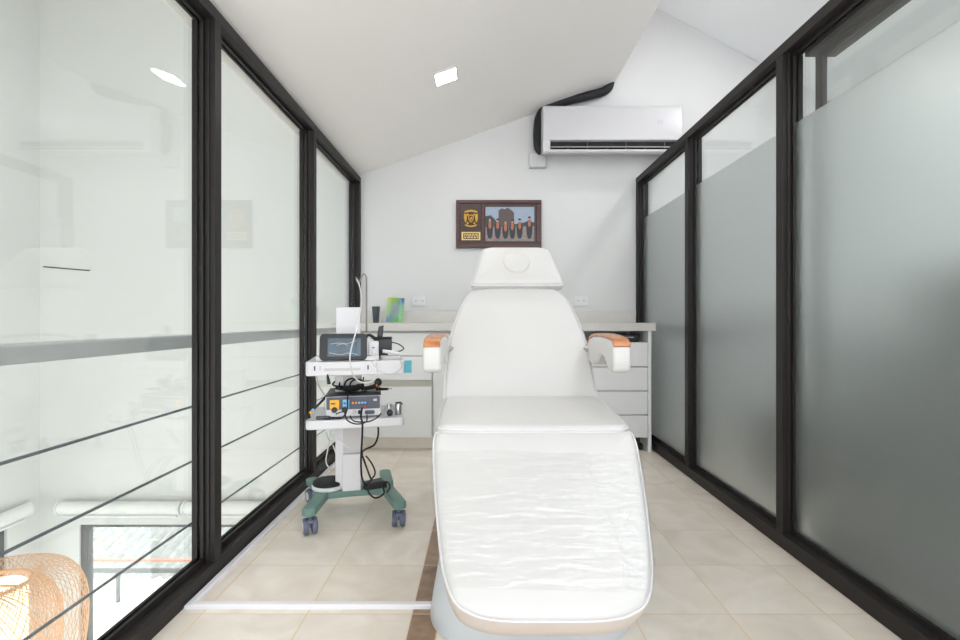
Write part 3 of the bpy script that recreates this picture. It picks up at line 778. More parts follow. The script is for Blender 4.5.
m = MB(); m.prism([(-0.16, 0.1), (0.16, 0.1), (0.2, 0.5), (-0.2, 0.5)], -0.150, -0.1355, 'z', mat=Ml); m.build('leg_plate', MT['steel'], bed, bevel=0.004)
# armrests
armp = [(1.772, 0.752), (1.770, 0.79), (1.773, 0.838), (1.79, 0.850), (1.84, 0.858), (1.92, 0.862), (2.02, 0.864), (2.11, 0.860), (2.17, 0.848), (2.20, 0.825), (2.205, 0.78), (2.19, 0.748), (2.14, 0.740), (2.08, 0.742), (2.03, 0.757), (1.985, 0.785), (1.94, 0.795), (1.905, 0.785), (1.875, 0.762), (1.845, 0.742), (1.80, 0.737), (1.778, 0.742)]
padp = [(1.775, 0.829), (1.768, 0.836), (1.775, 0.850), (1.795, 0.860), (1.84, 0.868), (1.92, 0.873), (2.02, 0.876), (2.12, 0.871), (2.18, 0.857), (2.205, 0.836), (2.206, 0.820), (2.196, 0.826), (2.17, 0.8485), (2.11, 0.8605), (2.02, 0.8645), (1.92, 0.8625), (1.84, 0.8585), (1.79, 0.8505)]
for xc in (-0.182, 0.507):
    m = MB(); m.prism(armp, xc - 0.033, xc + 0.033, 'x'); a = m.build('armrest', MT['vinyl'], bed, bevel=0.010, bseg=4, ang=50)
    m = MB(); m.prism(padp, xc - 0.031, xc + 0.031, 'x'); p = m.build('armrest_pad', MT['padwood'], a, bevel=0.003, ang=50)
    p['label'] = 'orange-brown wooden armrest top'
    sx = 1 if xc > BX else -1
    m = MB(); m.tube([(xc - sx * 0.02, 2.185, 0.80), (BX + sx * 0.29, 2.235, 0.80)], 0.012, 10, smooth=0); m.build('arm_bracket', MT['steel'], bed)

# ================================================================== EQUIPMENT CART
CO = Vector((-0.605, 2.38, 0)); CA = math.radians(12.3)
cart = thing('equipment_cart', CO, 'white two-shelf equipment cart on a green wheeled base beside the clear partition', 'cart', rz=CA)
CM = W[cart.name]
def cw(u, w_, z): return CM @ Vector((u, w_, z))
def toloc(v): return CM.inverted() @ Vector(v)
# base
m = MB()
m.prism([(-0.20, -0.075), (-0.03, -0.055), (0.13, -0.055), (0.17, -0.075), (0.15, 0.07), (-0.21, 0.09)], 0.092, 0.125, 'z')
for (sx, sy) in ((-1, -1), (1, -1), (-1, 1), (1, 1)):
    ax, ay = (0.145 if sx > 0 else -0.155), sy * 0.04
    bx, by = {(-1, -1): (-0.195, -0.245), (1, -1): (0.192, -0.245), (-1, 1): (-0.235, 0.185), (1, 1): (0.135, 0.24)}[(sx, sy)]
    d = Vector((bx - ax, by - ay, 0)).normalized(); q = Vector((-d.y, d.x, 0)) * 0.029
    poly = [(ax + q.x, ay + q.y), (bx + q.x, by + q.y), (bx + d.x * 0.012 + q.x * .5, by + d.y * 0.012 + q.y * .5), (bx + d.x * 0.012 - q.x * .5, by + d.y * 0.012 - q.y * .5), (bx - q.x, by - q.y), (ax - q.x, ay - q.y)]
    m.prism(poly, 0.0895, 0.1225, 'z')
m.build('base_frame', MT['green'], cart, local=True, bevel=0.005)
for i, (sx, sy) in enumerate(((-1, -1), (1, -1), (-1, 1), (1, 1))):
    x, y = ((-0.190, -0.224), (0.187, -0.224), (-0.222, 0.168), (0.132, 0.218))[i]
    ang = (0.25, -0.1, 0.5, 0.9)[i]
    R = Matrix.Translation((x, y, 0)) @ Matrix.Rotation(ang, 4, 'Z')
    m = MB()
    m.lathe([(0.008, 0.06), (0.008, 0.0893)], (0, 0, 0), 10, mat=R)
    m.box(-0.012, 0.012, -0.016, 0.024, 0.052, 0.068, mat=R)
    m.lathe([(0.009, -0.03), (0.009, 0.03)], (0, 0.010, 0.036), 12, 'x', mat=R)
    cs = m.build('caster', MT['bluegrey'], cart, local=True, bevel=0.002)
    for q in (-0.018, 0.018):
        m = MB(); m.lathe([(0.022, -0.012), (0.033, -0.0105), (0.0355, -0.006), (0.0355, 0.006), (0.033, 0.0105), (0.022, 0.012)], (q, 0.010, 0.036), 24, 'x', mat=R)
        m.lathe([(0.02, -0.0135), (0.022, -0.011), (0.022, 0.011), (0.02, 0.0135)], (q, 0.010, 0.036), 20, 'x', mi=1, mat=R)
        m.build('wheel', [MT['bluegrey'], MT['white'] if q < 0 else MT['bluegrey']], cs, local=True)
# column
m = MB(); m.box(-0.10, 0.02, -0.045, 0.02, 0.1255, 0.682); m.build('column', MT['cartw'], cart, local=True, bevel=0.004)
box(-0.064, 0.016, -0.052, -0.0455, 0.30, 0.44).build('column_recess', MT['greyp'], cart, local=True, smooth=False)
box(-0.064, 0.016, -0.052, -0.0455, 0.52, 0.67).build('column_recess', MT['greyp'], cart, local=True, smooth=False)
box(-0.066, 0.018, -0.075, -0.0455, 0.1257, 0.298).build('column_cover', MT['cartw'], cart, local=True, bevel=0.004)
m = MB(); m.box(-0.102, 0.014, 0.022, 0.04, 0.7475, 0.992); m.build('back_panel', MT['cartw'], cart, local=True, bevel=0.003)
for (a, z) in ((-0.1, 0.96), (-0.1, 0.82), (-0.01, 0.97), (-0.02, 0.90)):
    m = MB(); m.lathe([(0.003, 0.0205), (0.003, 0.0218)], (a, 0, z), 8, 'y'); m.build('screw', MT['steel'], cart, local=True)
def shelf(name, z0, z1, u0, u1, w0, w1):
    m = MB(); m.prism(round_poly(u1 - u0, w1 - w0, 0.022, 5, (u0 + u1) / 2, (w0 + w1) / 2), z0, z1, 'z')
    return m.build(name, MT['cartw'], cart, local=True, bevel=0.006, bseg=3)
shelf('shelf', 0.683, 0.746, -0.215, 0.215, -0.2, 0.17)
shelf('shelf', 0.447, 0.487, -0.215, 0.215, -0.2, 0.17)
m = MB(); m.box(-0.135, 0.02, -0.2025, -0.2002, 0.705, 0.717); m.build('shelf_slot', MT['greyp'], cart, local=True, smooth=False)
for u_ in (-0.178, -0.155, 0.05): box(u_, u_ + 0.006, -0.2025, -0.2002, 0.708, 0.728).build('shelf_notch', MT['greyp' if u_ == -0.155 else 'slate'], cart, local=True, smooth=False)
# hook pole
pp = toloc(P(366.5, 360, 2.42)); pz1 = P(366.5, 277, 2.42).z
m = MB(); m.tube([(pp.x, pp.y, 0.7465), (pp.x, pp.y, pz1)], 0.0042, 8, smooth=0)
m.tube([(pp.x, pp.y, pz1 - 0.005), (pp.x - 0.008, pp.y, pz1 + 0.012), (pp.x - 0.02, pp.y, pz1 + 0.008), (pp.x - 0.036, pp.y, pz1 - 0.03), (pp.x - 0.046, pp.y, pz1 - 0.02), (pp.x - 0.05, pp.y, pz1)], 0.0036, 7, smooth=4)
m.build('hook_pole', MT['pole'], cart, local=True)

# ---- monitor on the upper shelf
sh = 0.7465
mon = thing('touchscreen_device', cw(-0.036, -0.13, sh), 'white touchscreen device with black bezel on the upper cart shelf', 'device', rz=CA)
m = MB(); m.prism(round_poly(0.275, 0.135, 0.02, 5, 0.0, 0.01), 0.0005, 0.022, 'z'); m.build('base', MT['white'], mon, local=True, bevel=0.004)
m = MB(); m.prism([(-0.045, 0.022), (0.06, 0.022), (0.055, 0.10), (-0.018, 0.10)], -0.118, 0.09, 'x'); m.build('housing', MT['white'], mon, local=True, bevel=0.008, bseg=3)
m = MB(); m.prism([(-0.05, 0.0225), (0.05, 0.0225), (0.045, 0.085), (-0.025, 0.085)], 0.0905, 0.136, 'x'); md = m.build('side_module', MT['white'], mon, local=True, bevel=0.006, bseg=3)
box(0.106, 0.118, -0.0425, -0.037, 0.056, 0.060).build('slot', MT['slate'], md, local=True, smooth=False)
for a, z in ((0.108, 0.036), (0.122, 0.030)):
    m = MB(); m.lathe([(0.0045, -0.054), (0.0045, -0.045)], (a, 0, z), 12, 'y'); m.build('port', MT['greyp'], md, local=True)
Rt = Matrix.Translation((-0.018, -0.050, 0.062)) @ Matrix.Rotation(math.radians(-14), 4, 'X')
m = MB(); m.prism(round_poly(0.204, 0.120, 0.018, 6), -0.012, 0.004, 'y', mat=Rt); bz = m.build('bezel', MT['black'], mon, local=True, bevel=0.003)
m = MB(); m.prism(round_poly(0.142, 0.082, 0.003, 2, 0.004, -0.003), -0.0135, -0.0122, 'y', mat=Rt); scr = m.build('screen', MT['screen'], bz, local=True, smooth=False)
m = MB()
m.tube([Rt @ Vector((-0.055, -0.0145, 0.012)), Rt @ Vector((-0.02, -0.0145, 0.016)), Rt @ Vector((0.02, -0.0145, 0.014)), Rt @ Vector((0.055, -0.0145, 0.026))], 0.0012, 5); m.build('screen_trace', MT['tube'], bz, local=True)
m = MB(); m.tube([Rt @ Vector((-0.06, -0.0145, -0.028)), Rt @ Vector((-0.01, -0.0145, -0.036)), Rt @ Vector((0.02, -0.0145, -0.030)), Rt @ Vector((0.06, -0.0145, -0.036))], 0.0012, 5); m.build('screen_trace', MT['tube'], bz, local=True)
m = MB(); m.tube([Rt @ Vector((-0.03, -0.0145, 0.006)), Rt @ Vector((0.0, -0.0145, 0.012)), Rt @ Vector((0.02, -0.0145, 0.004))], 0.0010, 5)
m.build('screen_trace', MT['tube'], bz, local=True)
# ---- black handpiece holder
hb = thing('handpiece_holder', cw(0.115, -0.02, sh), 'black handpiece holder standing beside the touchscreen on the upper shelf', 'holder', rz=CA)
m = MB(); m.box(-0.03, 0.03, -0.025, 0.03, 0.0005, 0.03); m.box(-0.042, 0.048, -0.03, 0.03, 0.030, 0.092); m.prism(round_poly(0.10, 0.05, 0.01, 3, 0.0, 0.0), 0.092, 0.102, 'z')
m.build('block', MT['black'], hb, local=True, bevel=0.004)
m = MB(); m.prism([(-0.022, 0.102), (0.004, 0.102), (0.010, 0.158), (-0.014, 0.152)], -0.012, 0.010, 'y'); m.build('upright', MT['black'], hb, local=True, bevel=0.003)
m = MB(); m.tube([(-0.035, -0.0, 0.098), (-0.06, -0.01, 0.112), (-0.075, -0.012, 0.10)], 0.007, 8); m.build('clip', MT['rubber'], hb, local=True)
m = MB(); m.tube([(0.045, 0.0, 0.075), (0.08, -0.005, 0.066), (0.105, -0.01, 0.045), (0.085, -0.02, 0.032), (0.04, -0.032, 0.030)], 0.003, 7); m.build('cord', MT['rubber'], hb, local=True)
tr = thing('probe_tray', cw(0.158, -0.115, sh), 'small grey tray with a white probe at the upper shelf end', 'tray', rz=CA)
m = MB(); m.prism(round_poly(0.095, 0.06, 0.015, 4, 0, 0), 0.0005, 0.010, 'z'); m.prism(round_poly(0.10, 0.065, 0.017, 4, 0, 0), 0.010, 0.016, 'z'); m.build('tray', MT['greyp'], tr, local=True)
m = MB(); m.tube([(-0.04, 0.0, 0.038), (0.0, 0.005, 0.032), (0.04, 0.008, 0.024)], 0.0085, 10); m.build('probe', MT['white'], tr, local=True)
m = MB(); m.lathe([(0.004, -0.002), (0.006, 0.0), (0.004, 0.002)], (-0.043, 0.0, 0.0385), 10, 'x'); m.build('probe_tip', MT['slate'], tr, local=True)
cd = MB()
c0 = cw(0.2165, -0.16, 0.0)
R = Matrix.Translation(c0) @ Matrix.Rotation(CA + 0.35, 4, 'Z')
cd.box(0.0, 0.036, -0.001, 0.001, 0.684, 0.742, mat=R)
tag(cd.build('card', MT['cyan'], smooth=False), 'small cyan card hanging off the end of the upper cart shelf', 'card')

# ---- electrosurgical unit on the lower shelf
ls = 0.4875
es_ = thing('electrosurgical_unit', cw(-0.012, -0.03, ls), 'black and white electrosurgical unit with yellow and blue panels on the lower cart shelf', 'device', rz=CA)
m = MB(); m.box(-0.122, 0.122, -0.135, 0.115, 0.006, 0.099); m.build('case', MT['white'], es_, local=True, bevel=0.005)
box(-0.1225, 0.1225, -0.1365, 0.116, 0.0995, 0.104).build('lid', MT['black'], es_, local=True, bevel=0.0015)
box(-0.117, 0.117, -0.1385, -0.1355, 0.040, 0.096).build('front_panel', MT['slate'], es_, local=True, smooth=False)
box(-0.102, -0.062, -0.1405, -0.139, 0.042, 0.084).build('cut_panel', MT['yellow'], es_, local=True, smooth=False)
box(-0.046, -0.018, -0.1405, -0.139, 0.042, 0.084).build('coagulation_panel', MT['lblue'], es_, local=True, smooth=False)
for a, b in ((-0.098, -0.078), (-0.043, -0.033), (-0.029, -0.022)): box(a, b, -0.1415, -0.1407, 0.064, 0.072).build('readout', MT['lcd'], es_, local=True, smooth=False)
for i, u_ in enumerate((-0.002, 0.012, 0.026, 0.039, 0.052)):
    m = MB(); m.lathe([(0.0045, -0.1425), (0.0052, -0.139)], (u_, 0, 0.068), 12, 'y'); m.build('push_button', MT['orange' if i < 2 else 'lblue'], es_, local=True)
m = MB(); m.lathe([(0.005, -0.1425), (0.0055, -0.139)], (0.052, 0, 0.050), 12, 'y'); m.build('power_button', MT['red'], es_, local=True)
for u_ in (-0.082, -0.038):
    m = MB(); m.lathe([(0.009, -0.155), (0.0115, -0.152), (0.0125, -0.139)], (u_, 0, 0.040), 20, 'y'); m.build('knob', MT['black'], es_, local=True)
for u_, mt_ in ((0.002, 'greyp'), (0.028, 'black')):
    m = MB(); m.lathe([(0.007, -0.152), (0.0085, -0.149), (0.0085, -0.1355)], (u_, 0, 0.026), 16, 'y'); m.build('socket', MT[mt_], es_, local=True)
m = MB(); m.prism(round_poly(0.044, 0.016, 0.007, 4, 0.072, 0.024), -0.150, -0.1355, 'y'); m.build('plug', MT['slate'], es_, local=True, bevel=0.002)
box(0.088, 0.104, -0.1395, -0.1386, 0.074, 0.084).build('badge', MT['greyp'], es_, local=True, smooth=False)
for (a, b) in ((-0.11, -0.12), (0.11, -0.12), (-0.11, 0.10), (0.11, 0.10)):
    m = MB(); m.lathe([(0.008, 0.0003), (0.008, 0.0058)], (a, b, 0), 10); m.build('foot', MT['rubber'], es_, local=True)
# coil of cable and handpiece on the unit
top = ls + 0.104
co = MB()
for k in range(5):
    cu, cv = -0.035 + random.uniform(-.012, .012), -0.05 + random.uniform(-.02, .02)
    pts = []
    tl = random.uniform(-.5, .5)
    for j in range(12):
        a = 2 * PI * j / 12; r_ = 0.04 + 0.006 * k + random.uniform(-.004, .004)
        pts.append(cw(cu + r_ * math.cos(a), cv + 0.75 * r_ * math.sin(a), top + 0.006 + 0.006 * k + 0.022 * max(0, math.sin(a + tl)) * (k > 1)))
    co.tube(pts, 0.0042, 7, closed=True, smooth=3)
for k in range(3):
    cu, cv, rr = -0.045 + 0.022 * k, -0.045 - 0.012 * k, 0.030 - 0.003 * k
    co.tube([cw(cu + (rr + .006) * math.cos(a), cv + 0.010 * math.sin(a + k), top + 0.034 + rr * math.sin(a)) for a in [2 * PI * j / 12 for j in range(12)]], 0.0042, 7, closed=True, smooth=3)
pts = [cw(-0.035 + 0.036 * math.cos(a), -0.03 + 0.012 * math.sin(a), top + 0.036 + 0.032 * math.sin(a)) for a in [2 * PI * j / 12 for j in range(12)]]
co.tube(pts, 0.0036, 7, closed=True, smooth=3)
co.tube([cw(-0.03, -0.09, top + 0.01), cw(-0.035, -0.16, top + 0.006), cw(-0.037, -0.185, ls + 0.09), cw(-0.037, -0.187, ls + 0.05), cw(-0.055, -0.190, ls + 0.01), cw(-0.10, -0.190, ls + 0.0045), cw(-0.145, -0.18, ls + 0.006), cw(-0.165, -0.165, ls + 0.012)], 0.0034, 7)
tag(co.build('cable_coil', MT['rubber']), 'bundle of coiled black cable lying on top of the electrosurgical unit', 'cable')
hd = thing('electrode_pen', cw(0.07, -0.04, top), 'black electrode handle with a round end lying on the electrosurgical unit', 'handpiece', rz=CA)
m = MB(); m.tube([(-0.05, 0.0, 0.011), (-0.02, -0.01, 0.014), (0.01, -0.018, 0.022), (0.022, -0.02, 0.030)], lambda t: 0.008 + 0.004 * t, 10); m.build('grip', MT['rubber'], hd, local=True)
m = MB(); m.lathe([(0.004, -0.018), (0.016, -0.012), (0.019, 0.0), (0.016, 0.012), (0.004, 0.018)], (0.028, -0.022, 0.042), 18, 'y'); m.build('head', MT['black'], hd, local=True)
m = MB(); m.tube([(0.020, -0.035, 0.022), (0.024, -0.034, 0.040)], 0.0035, 8, smooth=0); m.build('collar', MT['orange'], hd, local=True)
m = MB(); m.tube([(0.02, -0.03, 0.0105), (0.055, -0.05, 0.0115), (0.075, -0.058, 0.013)], lambda t: 0.008 - 0.003 * t, 8); m.tube([(0.075, -0.058, 0.013), (0.092, -0.064, 0.014)], 0.0015, 6, smooth=0); m.build('electrode', MT['black'], hd, local=True)
# pencil leaning at the end of the lower shelf
pn = thing('electrode_pencil', cw(-0.19, -0.17, ls), 'slim black electrode pencil with a yellow and blue band, leaning at the lower shelf end', 'handpiece', rz=CA)
a0 = Vector((-0.017, -0.012, 0.020)); a1 = Vector((0.058, 0.035, 0.096))
q = lambda t: a0.lerp(a1, t)
m = MB(); m.tube([q(0.0), q(1.0)], lambda t: 0.0045 + 0.0015 * t, 10, smooth=0); m.build('barrel', MT['rubber'], pn, local=True)
m = MB(); m.tube([q(0.12), q(0.22)], 0.0070, 10, smooth=0); m.build('yellow_band', MT['yellow'], pn, local=True)
m = MB(); m.tube([q(0.23), q(0.33)], 0.0070, 10, smooth=0); m.build('blue_band', MT['lblue'], pn, local=True)
m = MB(); m.tube([(-0.012, -0.010, 0.010), (-0.016, -0.012, 0.022)], 0.010, 8, smooth=0); m.build('plug', MT['rubber'], pn, local=True)
m = MB(); m.lathe([(0.010, 0.0), (0.0145, 0.004), (0.0145, 0.012), (0.010, 0.016)], (0, 0, 0), 16)
sw = MB(); sw.prism(round_poly(0.062, 0.024, 0.010, 5), 0.0, 0.014, 'z', mat=Matrix.Translation(cw(-0.142, -0.172, ls + 0.0005)) @ Matrix.Rotation(CA - 0.1, 4, 'Z'))
tag(sw.build('connector_plug', MT['slate'], bevel=0.004), 'flat dark connector plug lying on the lower shelf beneath the electrode pencil', 'plug')
# jars on the lower shelf
j1 = thing('glass_jar', cw(0.148, -0.135, ls), 'squat glass jar with a black stopper beside the electrosurgical unit', 'jar', rz=CA)
m = MB(); m.lathe([(0.024, 0.0005), (0.026, 0.004), (0.026, 0.04), (0.018, 0.055), (0.014, 0.06)], (0, 0, 0), 24); m.build('body', MT['acryl'], j1, local=True)
m = MB(); m.tube([(0, -0.012, 0.022), (0, 0.02, 0.022)], 0.012, 12, smooth=0); m.tube([(0.0, 0, 0.03), (0.0, 0, 0.052)], 0.011, 12, smooth=0); m.build('cartridge', MT['steel'], j1, local=True)
m = MB(); m.lathe([(0.006, -0.044), (0.013, -0.040), (0.0145, -0.034), (0.0145, -0.0265)], (0.002, 0, 0.0165), 20, 'y'); m.build('stopper', MT['black'], j1, local=True)
j2 = thing('metal_cylinder', cw(0.190, -0.13, ls), 'small metal cylinder with a black clip at the corner of the lower shelf', 'canister', rz=CA)
m = MB(); m.lathe([(0.014, 0.0005), (0.015, 0.003), (0.015, 0.05), (0.013, 0.053)], (0, 0, 0), 20); m.build('can', MT['steel'], j2, local=True)
m = MB(); m.tube([(-0.014, -0.008, 0.056), (0.010, -0.010, 0.058), (0.017, -0.012, 0.048)], 0.0035, 7); m.build('clip', MT['black'], j2, local=True)

# ---- foot pedal and power brick on the base
bt = 0.1255
pd = thing('foot_pedal', cw(-0.135, 0.0, bt), 'round black foot pedal with a white rim resting on the green cart base', 'pedal', rz=CA)
m = MB(); m.lathe([(0.072, 0.0004), (0.076, 0.004), (0.076, 0.016), (0.072, 0.020)], (0, 0, 0), 36); m.build('rim', MT['white'], pd, local=True)
m = MB(); m.lathe([(0.070, 0.0203), (0.073, 0.024), (0.071, 0.034), (0.062, 0.040), (0.03, 0.0425), (0.002, 0.043)], (0, 0, 0), 36); m.build('treadle', MT['rubber'], pd, local=True)
pb = MB(); pb.prism([(-0.055, 0), (0.05, 0), (0.05, 0.022), (0.03, 0.036), (-0.045, 0.03)], -0.03, 0.03, 'y', mat=Matrix.Translation(cw(0.085, -0.045, bt + 0.0004)) @ Matrix.Rotation(0.45, 4, 'Z'))
tag(pb.build('power_brick', MT['black'], bevel=0.006), 'black power brick lying on the green cart base among cords', 'power adapter')
# ---- cords
def cord(name, pts, r, mat, label, cat='cord', smooth=5):
    m = MB(); m.tube(pts, r, 7, smooth=smooth); return tag(m.build(name, mat), label, cat)
cord('power_cable', [P(362, 408, 2.14), P(361, 417, 2.11), P(362.5, 424, 2.10), P(362, 440, 2.12), P(361, 462, 2.14), P(362, 478, 2.18), P(366, 486, 2.22)], 0.0045, MT['rubber'], 'black cord dropping straight from the electrosurgical unit socket to the cart base')
cord('power_cable', [P(378, 424.0, 2.36), P(378, 436, 2.40), P(374, 445, 2.42), P(366, 449, 2.42), P(362, 453, 2.36), P(364, 460, 2.30), P(369, 474, 2.28), P(372, 481, 2.27)], 0.0045, MT['rubber'], 'black cord looping beneath the lower cart shelf to the column')
cord('power_cable', [P(366, 456, 2.30), P(372, 464, 2.27), P(375, 474, 2.25), P(368, 484, 2.2), P(369, 493, 2.16), P(376, 498, 2.16), P(384, 493, 2.2), P(382, 484, 2.26), P(387, 482, 2.3), P(390, 487, 2.3), P(387, 492, 2.28)], 0.004, MT['rubber'], 'black cord tangled around the power brick over the green leg')
cord('signal_cable', [P(336, 414, 2.10), P(344, 412, 2.07), P(347, 420, 2.05), P(356, 424, 2.05), P(366, 422, 2.06), P(367, 415, 2.08)], 0.003, MT['rubber'], 'thin black cord looped between the front sockets of the electrosurgical unit')
cord('signal_cable', [P(350, 416, 2.08), P(354, 421, 2.055), P(366, 422.0, 2.05), P(375, 419, 2.06), P(381, 413.5, 2.11)], 0.003, MT['rubber'], 'thin black cord running from blue panel knob to oval plug')
cord('suction_tube', [P(357, 279, 2.40), P(360.5, 290, 2.36), P(361, 306, 2.30), P(358, 324, 2.20), P(353, 342, 2.09), P(350, 356, 2.05), P(351, 368, 2.04), P(356, 379, 2.05), P(366, 383, 2.06), P(376, 378, 2.08), P(377, 366, 2.10), P(372, 350, 2.14)], 0.0030, MT['tube'], 'pale plastic tube hanging from the hook pole across the touchscreen', 'tube')
cord('sensor_wire', [P(371, 361, 2.10), P(380, 371, 2.08), P(392, 373.5, 2.09), P(401, 368, 2.11), P(400, 360, 2.18)], 0.0024, MT['greyp'], 'thin grey wire sagging in front of the upper shelf end', 'wire')
cord('sensor_wire', [P(366, 333, 2.40), P(372, 339, 2.34), P(378, 346, 2.24), P(377, 352, 2.12)], 0.0022, MT['greyp'], 'thin grey wire from the pole down to the black handpiece holder', 'wire')
cord('charging_cable', [P(316, 375, 2.30), P(318, 385, 2.33), P(325, 397, 2.40), P(324, 409, 2.44)], 0.004, MT['tube'], 'white cord hanging below the upper shelf beside the column', 'cord')
cord('charging_cable', [P(326, 432, 2.26), P(330, 441, 2.22), P(339, 440, 2.19), P(347, 447, 2.18), P(352, 452, 2.19)], 0.003, MT['tube'], 'white cord under the lower shelf crossing to the column cover', 'cord')
cord('charging_cable', [P(331, 430, 2.3), P(328, 448, 2.28), P(326, 462, 2.28), P(331, 470, 2.3)], 0.003, MT['tube'], 'white cord dropping from the lower shelf to the foot pedal', 'cord')
cord('charging_cable', [P(336, 452, 2.35), P(333, 445, 2.35), P(337, 458, 2.36), P(336, 468, 2.36), P(342, 471, 2.34)], 0.003, MT['tube'], 'white cord bunched behind the column cover', 'cord')
oc = MB(); oc.tube([cw(-0.075, 0.045, bt + 0.0085), cw(-0.045, 0.045, bt + 0.0085)], 0.008, 10, smooth=0)
tag(oc.build('cable_connector', MT['orange']), 'small orange connector on the cart base behind the foot pedal', 'connector')
cb = MB(); cb.lathe([(0.011, 0), (0.0125, 0.003), (0.0125, 0.012), (0.009, 0.016)], tuple(cw(-0.155, 0.088, bt + 0.0004)), 16)
tag(cb.build('bottle_cap', MT['lblue']), 'small light blue cap on the cart base behind the foot pedal', 'cap')
pk = MB(); pk.tube([P(327.5, 375, 2.135), P(328, 378, 2.12), P(329, 384, 2.12)], lambda t: 0.004 + 0.004 * t, 8, smooth=3)
tag(pk.build('cable_plug', MT['black']), 'small black plug dangling under the front of the upper cart shelf', 'plug')
cord('signal_cable', [P(363.5, 377, 2.3), P(363, 384, 2.3), P(366, 391, 2.3), P(367, 396, 2.3)], 0.0032, MT['rubber'], 'short black cord hanging between upper shelf and electrode handle')

# ================================================================== STAIRWELL SIDE
RW = -1.155
rl = thing('cable_railing', (RW, 2.2, -0.2), 'grey handrail with three taut steel cables just beyond the clear partition', 'railing')
m = MB(); m.prism([(RW - 0.028, 0.822), (RW + 0.028, 0.822), (RW + 0.028, 0.868), (RW + 0.022, 0.872), (RW - 0.022, 0.872), (RW - 0.028, 0.868)], -0.6, 3.9, 'y'); m.build('handrail', MT['rail'], rl, bevel=0.003)
for z in (0.585, 0.367, 0.122):
    m = MB(); m.tube([(RW, -0.6, z), (RW, 3.9, z)], 0.0048, 8, smooth=0); m.build('cable', MT['wire'], rl)
for y in (-0.6, 3.92):
    box(RW - 0.02, RW + 0.02, y - 0.02, y + 0.02, -0.22, 0.8215).build('post', MT['rail'], rl, bevel=0.003)
# landing railing behind the frosted panels
r2 = thing('landing_railing', (1.75, 3.4, 0), 'blurred dark handrail on a post seen through the frosted panels near the worktop', 'railing')
m = MB(); m.tube([(1.50, 3.8, 0.87), (1.62, 3.3, 0.87), (2.6, 3.3, 0.87)], 0.035, 10, smooth=0); m.build('handrail', MT['alu'], r2)
for x, y in ((1.53, 3.3), (2.55, 3.3)): box(x - 0.03, x + 0.03, y - 0.03, y + 0.03, 0.0005, 0.84).build('post', MT['alu'], r2, bevel=0.003)
for z in (0.25, 0.45, 0.65):
    m = MB(); m.tube([(1.53, 3.3, z), (2.55, 3.3, z)], 0.006, 6, smooth=0); m.build('cable', MT['wire'], r2)
# dark upholstered seat behind the panels
sf = thing('armchair', (2.05, 2.62, 0), 'blurred dark seat seen low behind the middle frosted panel', 'armchair')
box(1.62, 2.45, 2.30, 2.95, 0.06, 0.42).build('seat', MT['dgrey'], sf, bevel=0.05, bseg=3)
box(2.25, 2.47, 2.30, 2.95, 0.425, 0.80).build('backrest', MT['dgrey'], sf, bevel=0.05, bseg=3)
for x in (1.7, 2.38):
    for y in (2.37, 2.88):
        m = MB(); m.lathe([(0.02, 0.0005), (0.025, 0.0595)], (x, y, 0), 10); m.build('leg', MT['alu'], sf)
rg_ = MB(); rg_.prism(round_poly(0.44, 2.9, 0.02, 3, 1.72, 0.80), 0.0004, 0.010, 'z')  # dark rug added to dim the bottom of the frosted panel
tag(rg_.build('darkening_rug', MT['dgrey']), 'dark rug added to dim the foot of the nearest frosted panel', 'rug')
wd = thing('sideboard', (2.25, 0.6, 0), 'dark wooden sideboard added behind the nearest frosted panel to darken its lower part', 'sideboard')  # dark bulk added to darken the view through the film
box(1.98, 2.88, -0.9, 2.24, 0.0005, 1.12).build('body', MT['dwood'], wd, bevel=0.005)
box(1.96, 2.885, -0.92, 2.26, 1.1205, 1.15).build('top', MT['dwood'], wd, bevel=0.004)
for k in range(3): box(1.96, 1.9795, -0.85 + k * 1.0, 0.12 + k * 1.0, 0.08, 1.08).build('door', MT['dwood'], wd, bevel=0.003)

# window of the lower room
wn = thing('window_1', ((WX0 + WX1) / 2, VB + 0.05, WZ0)); struct(wn)
m = MB()
for (a, b, c2, d2) in ((WX0, WX1, WZ1 - 0.035, WZ1), (WX0, WX1, WZ0, WZ0 + 0.06), (WX0, WX0 + 0.075, WZ0 + 0.06, WZ1 - 0.035), (WX1 - 0.08, WX1, WZ0 + 0.06, WZ1 - 0.035)):
    m.box(a, b, VB + 0.02, VB + 0.09, c2, d2)
m.build('window_frame', MT['winf'], wn, bevel=0.003)
box(WX0 + 0.075, WX1 - 0.08, VB + 0.05, VB + 0.058, WZ0 + 0.06, WZ1 - 0.035).build('window_pane', MT['glass'], wn, smooth=False)
wn = thing('window_2', (VL - 0.06, 4.0, -2.75)); struct(wn)
m = MB()
for (a, b, c2, d2) in ((3.3, 4.75, -1.13, -1.08), (3.3, 4.75, -2.75, -2.69), (3.3, 3.36, -2.69, -1.13), (4.69, 4.75, -2.69, -1.13)):
    m.box(VL - 0.09, VL - 0.03, a, b, c2, d2)
m.build('window_frame', MT['winf'], wn, bevel=0.003)
box(VL - 0.064, VL - 0.056, 3.36, 4.69, -2.69, -1.13).build('window_pane', MT['glass'], wn, smooth=False)
